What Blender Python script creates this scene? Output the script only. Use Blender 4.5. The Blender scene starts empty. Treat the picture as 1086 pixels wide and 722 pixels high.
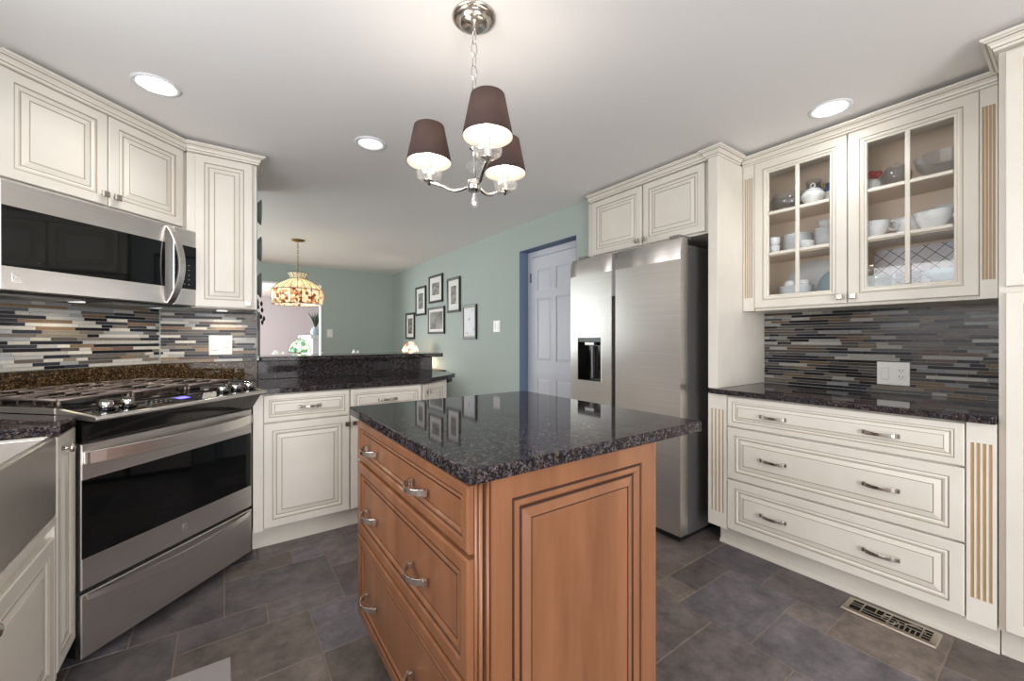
import bpy, math, random
from mathutils import Vector, Matrix
R = math.radians
S2 = math.sqrt(.5)
scene = bpy.context.scene
C = scene.collection

# ------------------------------------------------------------------ camera, world, light, exposure
CEIL = 2.285
cam = bpy.data.objects.new('camera', bpy.data.cameras.new('camera'))
C.objects.link(cam)
cam.location = (0, 0, 1.18)
cam.rotation_euler = (R(90), 0, R(-35.3))
cam.data.sensor_fit = 'HORIZONTAL'
cam.data.sensor_width = 36
cam.data.lens = 36 * 432 / 1086
cam.data.shift_y = -1.5 / 1086
cam.data.clip_start = .02
scene.camera = cam

w = bpy.data.worlds.new('world')
scene.world = w
w.use_nodes = True
w.node_tree.nodes['Background'].inputs[0].default_value = (.80, .90, 1.0, 1)
w.node_tree.nodes['Background'].inputs[1].default_value = 1.6

vs = scene.view_settings
vs.view_transform = 'Standard'
vs.look = 'None'
vs.gamma = 1
vs.use_curve_mapping = False
vs.exposure = 0.18

def area_light(name, loc, rot, sx, sy, power, col):
    l = bpy.data.lights.new(name, 'AREA')
    l.shape = 'RECTANGLE'; l.size = sx; l.size_y = sy
    l.energy = power; l.color = col
    o = bpy.data.objects.new(name, l); C.objects.link(o)
    o.location = loc; o.rotation_euler = rot
    return o
# daylight of patio door and dining window; sink and living lamps are added fill
area_light('patio_daylight', (.36, -2.56, 1.12), (R(90), 0, 0), 1.66, 1.9, 84, (1, .97, .975))
area_light('sink_fill', (-1.0, .75, 1.55), (0, R(-90), 0), .9, 1.5, 25, (1, .975, .985))  # fill lamp added at an assumed, unseen sink window
area_light('dining_daylight', (-1.0, 4.9, 1.45), (0, R(-90), 0), 1.2, 2.0, 17, (.94, 1, .95))
area_light('living_fill', (-1.5, 9.4, 1.3), (0, R(-90), 0), 1.6, 3.0, 190, (.98, .985, 1))  # fill lamp added to brighten the living room, window unseen

# ------------------------------------------------------------------ materials
def lin(c):
    c = c / 255
    return c / 12.92 if c <= .04045 else ((c + .055) / 1.055) ** 2.4
def rgb(r, g, b): return (lin(r), lin(g), lin(b), 1)
M = {}
def mat(name, col, rough=.5, metal=0., spec=.5, emit=None, estr=0., coat=0.):
    m = bpy.data.materials.new(name); m.use_nodes = True
    p = m.node_tree.nodes['Principled BSDF']
    p.inputs['Base Color'].default_value = col
    p.inputs['Roughness'].default_value = rough
    p.inputs['Metallic'].default_value = metal
    p.inputs['Specular IOR Level'].default_value = spec
    if coat: p.inputs['Coat Weight'].default_value = coat; p.inputs['Coat Roughness'].default_value = .06
    if emit:
        p.inputs['Emission Color'].default_value = emit
        p.inputs['Emission Strength'].default_value = estr
    M[name] = m
    return m
def nodes(m): return m.node_tree.nodes, m.node_tree.links, m.node_tree.nodes['Principled BSDF']
def noisy(m, c1, c2, scale=(8, 8, 8), detail=4, lo=.35, hi=.65, rough=None, bump=0., rnoise=.6):
    n, l, p = nodes(m)
    tc = n.new('ShaderNodeTexCoord'); mp = n.new('ShaderNodeMapping')
    mp.inputs['Scale'].default_value = scale
    no = n.new('ShaderNodeTexNoise'); no.inputs['Scale'].default_value = 1; no.inputs['Detail'].default_value = detail
    no.inputs['Roughness'].default_value = rnoise
    cr = n.new('ShaderNodeValToRGB')
    cr.color_ramp.elements[0].position = lo; cr.color_ramp.elements[0].color = c1
    cr.color_ramp.elements[1].position = hi; cr.color_ramp.elements[1].color = c2
    l.new(tc.outputs['Object'], mp.inputs[0]); l.new(mp.outputs[0], no.inputs['Vector'])
    l.new(no.outputs[0], cr.inputs[0]); l.new(cr.outputs[0], p.inputs['Base Color'])
    if rough:
        mr = n.new('ShaderNodeMapRange'); mr.inputs['To Min'].default_value = rough[0]; mr.inputs['To Max'].default_value = rough[1]
        l.new(no.outputs[0], mr.inputs[0]); l.new(mr.outputs[0], p.inputs['Roughness'])
    if bump:
        b = n.new('ShaderNodeBump'); b.inputs['Strength'].default_value = bump; b.inputs['Distance'].default_value = .004
        l.new(no.outputs[0], b.inputs['Height']); l.new(b.outputs[0], p.inputs['Normal'])
    return m

noisy(mat('cream', rgb(224, 219, 208), .38), rgb(220, 215, 204), rgb(228, 223, 213), (3, 3, 3))
mat('glaze', rgb(172, 162, 145), .5)
mat('flute_glaze', rgb(194, 166, 126), .5)
mat('cream_inside', rgb(236, 214, 192), .5)
noisy(mat('maple', rgb(136, 90, 61), .33, coat=.12), rgb(120, 77, 51), rgb(152, 104, 72), (9, 9, .9), 6, .3, .7)
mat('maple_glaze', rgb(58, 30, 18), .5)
mat('steel', rgb(230, 226, 222), .3, 1)
noisy(M['steel'], rgb(224, 220, 216), rgb(238, 234, 230), (2, 2, 260), 3, .3, .7, rough=(.26, .40))
mat('steel_dark', rgb(148, 147, 146), .38, .8)
mat('sink_steel', rgb(205, 200, 194), .36, 1)
mat('chrome', rgb(215, 213, 210), .1, 1)
mat('nickel', rgb(206, 200, 192), .25, 1)
mat('black_glass', rgb(9, 10, 11), .04, 0, .6)
mat('black_gloss', rgb(14, 14, 15), .12)
mat('black_plastic', rgb(20, 20, 21), .45)
mat('cast_iron', rgb(128, 116, 110), .32, .6)
mat('burner', rgb(35, 33, 32), .6)
mat('white_paint', rgb(232, 234, 238), .4)
mat('door_white', rgb(205, 208, 216), .42)
mat('ceiling_white', rgb(242, 241, 239), .85)
mat('green_wall', rgb(172, 184, 178), .75)
mat('blue_wall', rgb(108, 124, 150), .75)
mat('gray_wall', rgb(176, 170, 172), .8)
mat('cream_wall', rgb(200, 198, 190), .8)
mat('white_china', rgb(240, 242, 244), .15)
mat('blue_china', rgb(70, 95, 140), .2)
mat('pale_blue_china', rgb(178, 196, 205), .2)
mat('yellow_china', rgb(214, 180, 78), .25)
mat('red_china', rgb(178, 66, 66), .3)
mat('plastic_white', rgb(236, 235, 231), .35)
mat('slot_dark', rgb(50, 48, 46), .5)
mat('plate_gray', rgb(150, 158, 158), .4, .1)
mat('iron_black', rgb(30, 28, 28), .5)
mat('frame_black', rgb(22, 21, 21), .35)
mat('mat_board', rgb(228, 228, 224), .7)
mat('bulb', rgb(255, 240, 220), .4, emit=(1, .86, .68, 1), estr=28)
mat('downlight_lens', rgb(255, 255, 252), .5, emit=(1, .97, .92, 1), estr=9)
mat('downlight_dim', rgb(245, 245, 245), .5, emit=(1, .98, .96, 1), estr=.75)
mat('display_blue', rgb(40, 40, 160), .3, emit=(.15, .12, 1, 1), estr=2.5)
mat('brass', rgb(150, 125, 80), .3, 1)
mat('wood_floor', rgb(140, 100, 65), .4)
mat('wood_dark', rgb(88, 58, 38), .4)
mat('leaf', rgb(70, 92, 70), .6)
mat('mat_gray', rgb(166, 160, 158), .7)
mat('mat_print', rgb(190, 184, 182), .7)
mat('grass_green', rgb(90, 130, 70), .9)
mat('nickel_vent', rgb(196, 186, 172), .32, 1)
mat('vent_dark', rgb(14, 12, 12), .9)
mat('grout', rgb(172, 166, 158), .8)
mat('floor_grout', rgb(140, 124, 110), .85)

# granite: dark brown black with fine lighter flecks
def granite(name, dark, mid, fleck, blue):
    m = mat(name, dark, .05, 0, .13)
    n, l, p = nodes(m)
    tc = n.new('ShaderNodeTexCoord')
    v = n.new('ShaderNodeTexVoronoi'); v.inputs['Scale'].default_value = 250
    v2 = n.new('ShaderNodeTexVoronoi'); v2.inputs['Scale'].default_value = 320
    no = n.new('ShaderNodeTexNoise'); no.inputs['Scale'].default_value = 60; no.inputs['Detail'].default_value = 6
    for t in (v, v2, no): l.new(tc.outputs['Object'], t.inputs['Vector'])
    cr = n.new('ShaderNodeValToRGB'); e = cr.color_ramp.elements
    e[0].position = .0; e[0].color = dark; e[1].position = 1; e[1].color = dark
    for pos, c in ((.42, dark), (.5, mid), (.72, mid), (.8, fleck), (.9, blue)):
        k = e.new(pos); k.color = c
    sx = n.new('ShaderNodeSeparateColor'); l.new(v.outputs['Color'], sx.inputs[0])
    l.new(sx.outputs[0], cr.inputs[0])
    mx = n.new('ShaderNodeMix'); mx.data_type = 'RGBA'
    cr2 = n.new('ShaderNodeValToRGB'); cr2.color_ramp.elements[0].position = .34; cr2.color_ramp.elements[1].position = .58
    l.new(no.outputs[0], cr2.inputs[0]); l.new(cr2.outputs[0], mx.inputs[0])
    mx.inputs[6].default_value = dark
    l.new(cr.outputs[0], mx.inputs[7]); l.new(mx.outputs[2], p.inputs['Base Color'])
granite('granite', rgb(33, 30, 32), rgb(80, 70, 67), rgb(116, 102, 94), rgb(76, 82, 100))
granite('granite_brown', rgb(40, 30, 20), rgb(88, 66, 40), rgb(150, 124, 84), rgb(110, 98, 80))

# glass panes: clear with a mirror-like sheen
def glass(name, tint, base=.04, edge=.6, haze=0.):
    m = bpy.data.materials.new(name); m.use_nodes = True
    n, l = m.node_tree.nodes, m.node_tree.links
    n.clear()
    out = n.new('ShaderNodeOutputMaterial'); mx = n.new('ShaderNodeMixShader')
    tr = n.new('ShaderNodeBsdfTransparent'); tr.inputs[0].default_value = tint
    gl = n.new('ShaderNodeBsdfGlossy'); gl.inputs['Roughness'].default_value = .03
    lw = n.new('ShaderNodeLayerWeight'); lw.inputs[0].default_value = .5
    pw = n.new('ShaderNodeMath'); pw.operation = 'POWER'; pw.inputs[1].default_value = 4
    ad = n.new('ShaderNodeMath'); ad.operation = 'MULTIPLY_ADD'; ad.inputs[1].default_value = edge; ad.inputs[2].default_value = base
    l.new(lw.outputs['Facing'], pw.inputs[0]); l.new(pw.outputs[0], ad.inputs[0]); l.new(ad.outputs[0], mx.inputs[0])
    first = tr.outputs[0]
    if haze:
        df = n.new('ShaderNodeBsdfDiffuse'); df.inputs[0].default_value = (.92, .93, .95, 1)
        tl = n.new('ShaderNodeBsdfTranslucent'); tl.inputs[0].default_value = (.92, .93, .95, 1)
        m1 = n.new('ShaderNodeMixShader'); m2 = n.new('ShaderNodeMixShader')
        l.new(df.outputs[0], m1.inputs[1]); l.new(tl.outputs[0], m1.inputs[2])
        m2.inputs[0].default_value = haze
        l.new(tr.outputs[0], m2.inputs[1]); l.new(m1.outputs[0], m2.inputs[2]); first = m2.outputs[0]
    l.new(first, mx.inputs[1]); l.new(gl.outputs[0], mx.inputs[2]); l.new(mx.outputs[0], out.inputs[0])
    M[name] = m
glass('pane_glass', (.97, .98, .98, 1), .035)
glass('clear_glass', (.96, .97, .98, 1), .06, .6, .05)
glass('green_glass', (.62, .82, .72, 1), .06, .6, .12)
glass('crystal', (.96, .97, .98, 1), .14, .5, .16)
# fabric of the lamp shades lets a little lamp light through
def fabric(name, col, through):
    m = mat(name, col, .85)
    n, l, p = nodes(m)
    tl = n.new('ShaderNodeBsdfTranslucent'); tl.inputs[0].default_value = col
    mx = n.new('ShaderNodeMixShader'); mx.inputs[0].default_value = through
    l.new(p.outputs[0], mx.inputs[1]); l.new(tl.outputs[0], mx.inputs[2])
    l.new(mx.outputs[0], n['Material Output'].inputs[0])
fabric('shade_brown', rgb(74, 60, 58), .35)
fabric('shade_white', rgb(250, 244, 232), .3)

# per-tile colour comes from the mesh's own colour attribute (each tile its own stone or glass, hutch tiles darkened for shade)
def tile_mat(name, rough, mottle, bump=0., scale=30):
    m = mat(name, (1, 1, 1, 1), rough, 0, .17 if name == 'mosaic' else .5)
    n, l, p = nodes(m)
    at = n.new('ShaderNodeAttribute'); at.attribute_name = 'Col'
    tc = n.new('ShaderNodeTexCoord')
    no = n.new('ShaderNodeTexNoise'); no.inputs['Scale'].default_value = scale; no.inputs['Detail'].default_value = 9; no.inputs['Roughness'].default_value = .76
    l.new(tc.outputs['Object'], no.inputs['Vector'])
    mr = n.new('ShaderNodeMapRange'); mr.inputs['From Min'].default_value = .3; mr.inputs['From Max'].default_value = .7
    mr.inputs['To Min'].default_value = 1 - mottle; mr.inputs['To Max'].default_value = 1 + mottle
    l.new(no.outputs[0], mr.inputs[0])
    mx = n.new('ShaderNodeVectorMath'); mx.operation = 'SCALE'
    l.new(at.outputs['Color'], mx.inputs[0]); l.new(mr.outputs[0], mx.inputs['Scale']); l.new(mx.outputs[0], p.inputs['Base Color'])
    if bump:
        b = n.new('ShaderNodeBump'); b.inputs['Strength'].default_value = bump; b.inputs['Distance'].default_value = .003
        l.new(no.outputs[0], b.inputs['Height']); l.new(b.outputs[0], p.inputs['Normal'])
tile_mat('slate', .42, .62, .4, 9)
tile_mat('mosaic', .22, .12, 0, 60)

# picture prints: grey abstract photographs
def print_mat(name, c1, c2, scale, lo=.4, hi=.6):
    noisy(mat(name, c1, .5), c1, c2, scale, 5, lo, hi)
print_mat('print_photo', rgb(60, 58, 56), rgb(150, 146, 140), (14, 22, 14))
print_mat('print_stripe', rgb(52, 52, 47), rgb(140, 138, 126), (3, 3, 3))
print_mat('print_ink', rgb(70, 72, 80), rgb(226, 228, 236), (20, 26, 20), .3, .42)
# stained-glass shades
def stained(name, cols, scale, estr):
    m = mat(name, cols[0], .3)
    n, l, p = nodes(m)
    tc = n.new('ShaderNodeTexCoord'); v = n.new('ShaderNodeTexVoronoi'); v.inputs['Scale'].default_value = scale
    l.new(tc.outputs['Object'], v.inputs['Vector'])
    s = n.new('ShaderNodeSeparateColor'); l.new(v.outputs['Color'], s.inputs[0])
    cr = n.new('ShaderNodeValToRGB'); cr.color_ramp.interpolation = 'CONSTANT'
    e = cr.color_ramp.elements
    e[0].color = cols[0]; e[1].color = cols[-1]; e[1].position = 1 - 1 / len(cols)
    for i, c in enumerate(cols[1:-1]): k = e.new((i + 1) / len(cols)); k.color = c
    l.new(s.outputs[0], cr.inputs[0]); l.new(cr.outputs[0], p.inputs['Base Color']); l.new(cr.outputs[0], p.inputs['Emission Color'])
    p.inputs['Emission Strength'].default_value = estr
    tl = n.new('ShaderNodeBsdfTranslucent'); l.new(cr.outputs[0], tl.inputs[0])
    mx = n.new('ShaderNodeMixShader'); mx.inputs[0].default_value = .5
    l.new(p.outputs[0], mx.inputs[1]); l.new(tl.outputs[0], mx.inputs[2]); l.new(mx.outputs[0], n['Material Output'].inputs[0])
stained('stained_amber', [rgb(240, 228, 196), rgb(248, 242, 226), rgb(236, 216, 170), rgb(246, 236, 212)], 36, .3)
stained('stained_skirt', [rgb(242, 234, 212), rgb(214, 170, 120), rgb(250, 246, 238), rgb(158, 98, 60), rgb(244, 236, 218), rgb(240, 224, 186)], 34, .3)
stained('stained_green', [rgb(200, 230, 214), rgb(234, 246, 240), rgb(130, 180, 150), rgb(238, 244, 234)], 22, .5)
stained('stained_white', [rgb(248, 240, 226), rgb(240, 226, 206), rgb(250, 246, 240), rgb(190, 130, 120)], 18, .9)
mat('lead', rgb(70, 62, 50), .5, .6)
# lattice platter
m = mat('lattice', rgb(225, 222, 228), .2)
n, l, p = nodes(m)
tc = n.new('ShaderNodeTexCoord'); sp = n.new('ShaderNodeSeparateXYZ'); l.new(tc.outputs['Object'], sp.inputs[0])
def mth(op, a, b=None):
    k = n.new('ShaderNodeMath'); k.operation = op
    for i, x in enumerate((a, b)):
        if x is None: continue
        if isinstance(x, (int, float)): k.inputs[i].default_value = x
        else: l.new(x, k.inputs[i])
    return k.outputs[0]
a1 = mth('SINE', mth('MULTIPLY', mth('ADD', sp.outputs['X'], sp.outputs['Z']), 48))
a2 = mth('SINE', mth('MULTIPLY', mth('SUBTRACT', sp.outputs['X'], sp.outputs['Z']), 48))
aa = mth('MINIMUM', mth('ABSOLUTE', a1), mth('ABSOLUTE', a2))
cr = n.new('ShaderNodeValToRGB'); cr.color_ramp.elements[0].position = .07; cr.color_ramp.elements[0].color = rgb(110, 96, 106)
cr.color_ramp.elements[1].position = .15; cr.color_ramp.elements[1].color = rgb(232, 228, 234)
l.new(aa, cr.inputs[0]); l.new(cr.outputs[0], p.inputs['Base Color'])

# ------------------------------------------------------------------ mesh builder
class B:
    def __init__(s): s.v = []; s.f = []; s.m = []; s.s = []; s.c = {}
    def face(s, idx, m=0, sm=False, col=None):
        s.f.append(idx); s.m.append(m); s.s.append(sm)
        if col: s.c[len(s.f) - 1] = col
    def pts(s, ps):
        k = len(s.v); s.v.extend([tuple(p) for p in ps]); return list(range(k, k + len(ps)))
    def box(s, x0, x1, y0, y1, z0, z1, m=0, col=None):
        i = s.pts([(x0, y0, z0), (x1, y0, z0), (x1, y1, z0), (x0, y1, z0), (x0, y0, z1), (x1, y0, z1), (x1, y1, z1), (x0, y1, z1)])
        for q in ((0, 3, 2, 1), (4, 5, 6, 7), (0, 1, 5, 4), (1, 2, 6, 5), (2, 3, 7, 6), (3, 0, 4, 7)):
            s.face([i[a] for a in q], m, False, col)
        return s
    def prism(s, poly, z0, z1, m=0):
        n = len(poly)
        a = s.pts([(x, y, z0) for x, y in poly]); b = s.pts([(x, y, z1) for x, y in poly])
        s.face(a[::-1], m); s.face(b, m)
        for i in range(n): s.face([a[i], a[(i + 1) % n], b[(i + 1) % n], b[i]], m)
        return s
    def extr(s, poly, axis, t0, t1, m=0, sm=False):      # polygon in the two other axes, extruded along axis
        def P(p, t): return {'x': (t, p[0], p[1]), 'y': (p[0], t, p[1]), 'z': (p[0], p[1], t)}[axis]
        n = len(poly); a = s.pts([P(p, t0) for p in poly]); b = s.pts([P(p, t1) for p in poly])
        s.face(a[::-1], m); s.face(b, m)
        for i in range(n): s.face([a[i], a[(i + 1) % n], b[(i + 1) % n], b[i]], m, sm)
        return s
    def lathe(s, prof, c=(0, 0, 0), seg=24, m=0, axis='z', sm=True, sc=(1, 1), mats=None, cap=True):
        rings = []
        for r, h in prof:
            ps = []
            for k in range(seg):
                a = 2 * math.pi * k / seg
                u, v = r * math.cos(a) * sc[0], r * math.sin(a) * sc[1]
                ps.append({'z': (c[0] + u, c[1] + v, c[2] + h), 'y': (c[0] + u, c[1] + h, c[2] + v), 'x': (c[0] + h, c[1] + u, c[2] + v)}[axis])
            rings.append(s.pts(ps))
        for j in range(len(rings) - 1):
            for k in range(seg):
                s.face([rings[j][k], rings[j][(k + 1) % seg], rings[j + 1][(k + 1) % seg], rings[j + 1][k]], mats[j] if mats else m, sm)
        if cap:
            if prof[0][0] > 1e-5: s.face(rings[0][::-1], mats[0] if mats else m)
            if prof[-1][0] > 1e-5: s.face(rings[-1], mats[-1] if mats else m)
        return s
    def tube(s, path, r, seg=8, m=0, closed=False, flat=1.):
        path = [Vector(p) for p in path]; n = len(path); rings = []
        up = Vector((0, 0, 1))
        for i in range(n):
            if closed: d = path[(i + 1) % n] - path[i - 1]
            else: d = path[min(i + 1, n - 1)] - path[max(i - 1, 0)]
            d.normalize()
            ref = up if abs(d.z) < .95 else Vector((1, 0, 0))
            a = d.cross(ref).normalized(); b = a.cross(d).normalized()
            rr = r[i] if isinstance(r, (list, tuple)) else r
            rings.append(s.pts([path[i] + a * rr * math.cos(2 * math.pi * k / seg) + b * rr * flat * math.sin(2 * math.pi * k / seg) for k in range(seg)]))
        for i in range(n if closed else n - 1):
            A, Bq = rings[i], rings[(i + 1) % n]
            for k in range(seg): s.face([A[k], A[(k + 1) % seg], Bq[(k + 1) % seg], Bq[k]], m, True)
        if not closed: s.face(rings[0][::-1], m); s.face(rings[-1], m)
        return s
    def ribbon(s, path, nrm, wid, th, m=0):               # flat bar along path; nrm = width axis, list of widths
        path = [Vector(p) for p in path]; nrm = Vector(nrm); n = len(path); rings = []
        for i in range(n):
            d = (path[min(i + 1, n - 1)] - path[max(i - 1, 0)]).normalized()
            t = nrm.cross(d).normalized(); wd = wid[i] if isinstance(wid, (list, tuple)) else wid
            rings.append(s.pts([path[i] + nrm * wd / 2 + t * th / 2, path[i] - nrm * wd / 2 + t * th / 2, path[i] - nrm * wd / 2 - t * th / 2, path[i] + nrm * wd / 2 - t * th / 2]))
        for i in range(n - 1):
            for k in range(4): s.face([rings[i][k], rings[i][(k + 1) % 4], rings[i + 1][(k + 1) % 4], rings[i + 1][k]], m, k in (0, 2) and False)
        s.face(rings[0][::-1], m); s.face(rings[-1], m)
        return s
    def panel(s, x0, x1, z0, z1, yf, prof, last=0, hole=False):   # concentric rectangles: (inset, depth, material to next)
        rings = []
        for ins, dy, mm in prof:
            rings.append(s.pts([(x0 + ins, yf + dy, z0 + ins), (x1 - ins, yf + dy, z0 + ins), (x1 - ins, yf + dy, z1 - ins), (x0 + ins, yf + dy, z1 - ins)]))
        for j in range(len(rings) - 1):
            for k in range(4): s.face([rings[j][k], rings[j][(k + 1) % 4], rings[j + 1][(k + 1) % 4], rings[j + 1][k]], prof[j][2])
        if hole:
            for k in range(4): s.face([rings[-1][k], rings[-1][(k + 1) % 4], rings[0][(k + 1) % 4], rings[0][k]], 0)
        else:
            s.face(rings[-1], last); s.face(rings[0][::-1], 0)
        return s
    def build(s, name, mats, parent=None, bevel=0., loc=None, seg=2):
        me = bpy.data.meshes.new(name)
        me.from_pydata(s.v, [], s.f); me.update()
        for mm in (mats if isinstance(mats, (list, tuple)) else [mats]): me.materials.append(M[mm] if isinstance(mm, str) else mm)
        me.polygons.foreach_set('material_index', s.m)
        me.polygons.foreach_set('use_smooth', s.s)
        if s.c:
            ca = me.color_attributes.new('Col', 'FLOAT_COLOR', 'CORNER')
            for i, pl in enumerate(me.polygons):
                c = s.c.get(i, (.3, .3, .3, 1))
                for li in pl.loop_indices: ca.data[li].color = c
        o = bpy.data.objects.new(name, me); C.objects.link(o)
        if parent: o.parent = parent
        if loc: o.location = loc
        if bevel:
            b = o.modifiers.new('bevel', 'BEVEL'); b.width = bevel; b.segments = seg; b.limit_method = 'ANGLE'; b.angle_limit = R(40)
            b.harden_normals = False
        return o

def tag(o, label, cat, group=None):
    o['label'] = label; o['category'] = cat
    if group: o['group'] = group
    return o
def thing(name, label, cat, loc=(0, 0, 0), rot=0, group=None):
    o = bpy.data.objects.new(name, None); C.objects.link(o)
    o.empty_display_size = .05
    o.location = loc; o.rotation_euler = (0, 0, R(rot))
    return tag(o, label, cat, group)
def struct(o): o['kind'] = 'structure'; return o
def dup(root, loc=None, rot=None, label=None, group=None):
    r = root.copy(); C.objects.link(r)
    if loc is not None: r.location = loc
    if rot is not None: r.rotation_euler = (0, 0, R(rot))
    if label: r['label'] = label
    if group: r['group'] = group
    for ch in list(root.children):
        c = ch.copy(); C.objects.link(c); c.parent = r
        for g in list(ch.children):
            d = g.copy(); C.objects.link(d); d.parent = c
    return r

# ------------------------------------------------------------------ room shell
rnd = random.Random(11)
def tiled_floor(x0, x1, y0, y1, u, gx, gy):
    nx = int(round((x1 - x0) / u)); ny = int(round((y1 - y0) / u))
    used = [[False] * ny for _ in range(nx)]
    b = B()
    b.box(x0, x1, y0, y1, -.06, -.0025, 1)
    pal = [(94, 87, 86), (88, 81, 80), (97, 89, 86), (86, 82, 86), (90, 85, 90), (82, 77, 77), (92, 84, 78), (99, 90, 84), (78, 74, 75), (94, 88, 90)]
    g = .0022
    for i in range(nx):
        for j in range(ny):
            if used[i][j]: continue
            opts = [(3, 2), (2, 3), (3, 2), (2, 2), (2, 2), (2, 1), (1, 2), (1, 1)]
            rnd.shuffle(opts)
            opts.sort(key=lambda o: -(o[0] * o[1]) + rnd.random() * 4.2)
            for a, c in opts + [(1, 1)]:
                if i + a <= nx and j + c <= ny and not any(used[i + p][j + q] for p in range(a) for q in range(c)):
                    break
            for p in range(a):
                for q in range(c): used[i + p][j + q] = True
            col = rnd.choice(pal)
            if a * c <= 2 and rnd.random() < .25: col = (118, 106, 92)
            k = rnd.uniform(.94, 1.1) * 1.13
            colr = tuple(lin(min(255, t * k)) for t in col) + (1,)
            X0, X1, Y0, Y1 = x0 + i * u + g, x0 + (i + a) * u - g, y0 + j * u + g, y0 + (j + c) * u - g
            e = .002
            lo = b.pts([(X0, Y0, -.0025), (X1, Y0, -.0025), (X1, Y1, -.0025), (X0, Y1, -.0025)])
            hi = b.pts([(X0 + e, Y0 + e, 0), (X1 - e, Y0 + e, 0), (X1 - e, Y1 - e, 0), (X0 + e, Y1 - e, 0)])
            b.face(hi, 0, False, colr)
            for q in range(4): b.face([lo[q], lo[(q + 1) % 4], hi[(q + 1) % 4], hi[q]], 0, False, colr)
    return b.build('floor', ['slate', 'floor_grout'])
U = .1512
struct(tiled_floor(2.27 - U * 23, 2.27 + U * 4, 1.057 - U * 25, 1.057 + U * 16, U, 0, 0))
struct(B().box(-2.6, 3.0, 1.057 + U * 16, 12.2, -.06, 0).build('floor.001', 'wood_floor'))
struct(B().box(-2.7, 3.2, -2.8, 12.3, CEIL, CEIL + .1).build('ceiling', 'ceiling_white'))

XG = 2.36      # green wall face
XR = 2.86      # wall behind hutch and refrigerator
b = B()
b.box(XG, XG + .14, 2.25, 2.42, 0, CEIL); b.box(XG, XG + .14, 3.21, 6.87, 0, CEIL); b.box(XG, XG + .14, 2.42, 3.21, 2.035, CEIL)
b.box(XG + .14, XR + .1, 2.25, 2.35, 0, CEIL)
struct(b.build('wall_right', 'green_wall'))
b = B()                                                    # blue lining of the door recess
b.box(XG + .001, XG + .14, 3.205, 3.2099, 0, 2.03); b.box(XG + .001, XG + .14, 2.4201, 2.425, 0, 2.03); b.box(XG + .001, XG + .14, 2.4201, 3.2099, 2.030, 2.0349)
struct(b.build('trim_1', 'blue_wall'))
struct(B().box(XG + .1405, XG + .24, 2.36, 3.4, 0, CEIL).build('wall_recess', 'blue_wall'))
struct(B().box(XR, XR + .1, -2.7, 2.2499, 0, CEIL).build('wall_right.001', 'cream_wall'))
b = B()
b.box(1.24, 3.0, 6.87, 7.0, 0, CEIL); b.box(-.75, 1.24, 6.87, 7.0, 2.018, CEIL); b.box(-2.6, -.75, 6.87, 7.0, 0, CEIL)
struct(b.build('wall_far', 'green_wall'))
b = B(); b.box(1.229, 1.2399, 6.86, 7.01, 0, 2.018); b.box(-.75, 1.2399, 6.86, 7.01, 2.006, 2.0179)
struct(b.build('trim_2', 'white_paint'))
struct(B().box(-2.7, 3.0, 12.2, 12.3, 0, CEIL).build('wall_living', 'gray_wall'))
struct(B().box(2.9, 3.0, 7.0, 12.2, 0, CEIL).build('wall_living.001', 'gray_wall'))
# left wall with an assumed sink window, dining wall with its window
def wall_x(name, x0, x1, y0, y1, wins, m):
    b = B(); y = y0
    for (a, c, lo, hi) in wins:
        b.box(x0, x1, y, a, 0, CEIL); b.box(x0, x1, a, c, 0, lo); b.box(x0, x1, a, c, hi, CEIL); y = c
    b.box(x0, x1, y, y1, 0, CEIL)
    return struct(b.build(name, m))
wall_x('wall_left', -1.16, -1.06, -2.7, 2.44, [(.0, 1.5, 1.1, 2.0)], 'cream_wall')
wall_x('wall_left.001', -1.16, -1.06, 3.6, 6.87, [(3.9, 5.9, .85, 2.05)], 'green_wall')
wall_x('wall_living.002', -2.7, -2.6, 7.0, 12.2, [(7.9, 10.9, .5, 2.1)], 'gray_wall')
b = B(); b.box(-1.16, -.52, -2.7, -2.6, 0, CEIL); b.box(1.24, 2.96, -2.7, -2.6, 0, CEIL); b.box(-.52, 1.24, -2.7, -2.6, 2.12, CEIL)
struct(b.build('wall_back', 'cream_wall'))
def window_x(n, x, y0, y1, z0, z1):
    b = B()
    f = .05
    b.box(x, x + .06, y0, y0 + f, z0, z1); b.box(x, x + .06, y1 - f, y1, z0, z1); b.box(x, x + .06, y0 + f, y1 - f, z0, z0 + f); b.box(x, x + .06, y0 + f, y1 - f, z1 - f, z1)
    b.box(x + .01, x + .05, (y0 + y1) / 2 - .02, (y0 + y1) / 2 + .02, z0 + f, z1 - f)
    o = struct(b.build('window_%d' % n, 'white_paint'))
window_x(1, -1.14, .0, 1.5, 1.1, 2.0)  # frame of the assumed sink window, out of view
window_x(2, -1.14, 3.9, 5.9, .85, 2.05)
window_x(3, -2.68, 7.9, 10.9, .5, 2.1)  # frame around the living room fill lamp, window assumed
b = B()
for x0, x1 in ((-.52, -.44), (.32, .40), (1.16, 1.24)): b.box(x0, x1, -2.68, -2.62, .0, 2.12)
for x0, x1 in ((-.44, .32), (.40, 1.16)): b.box(x0, x1, -2.68, -2.62, 0, .12); b.box(x0, x1, -2.68, -2.62, 2.04, 2.12)
struct(b.build('door_2', 'white_paint'))
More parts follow.
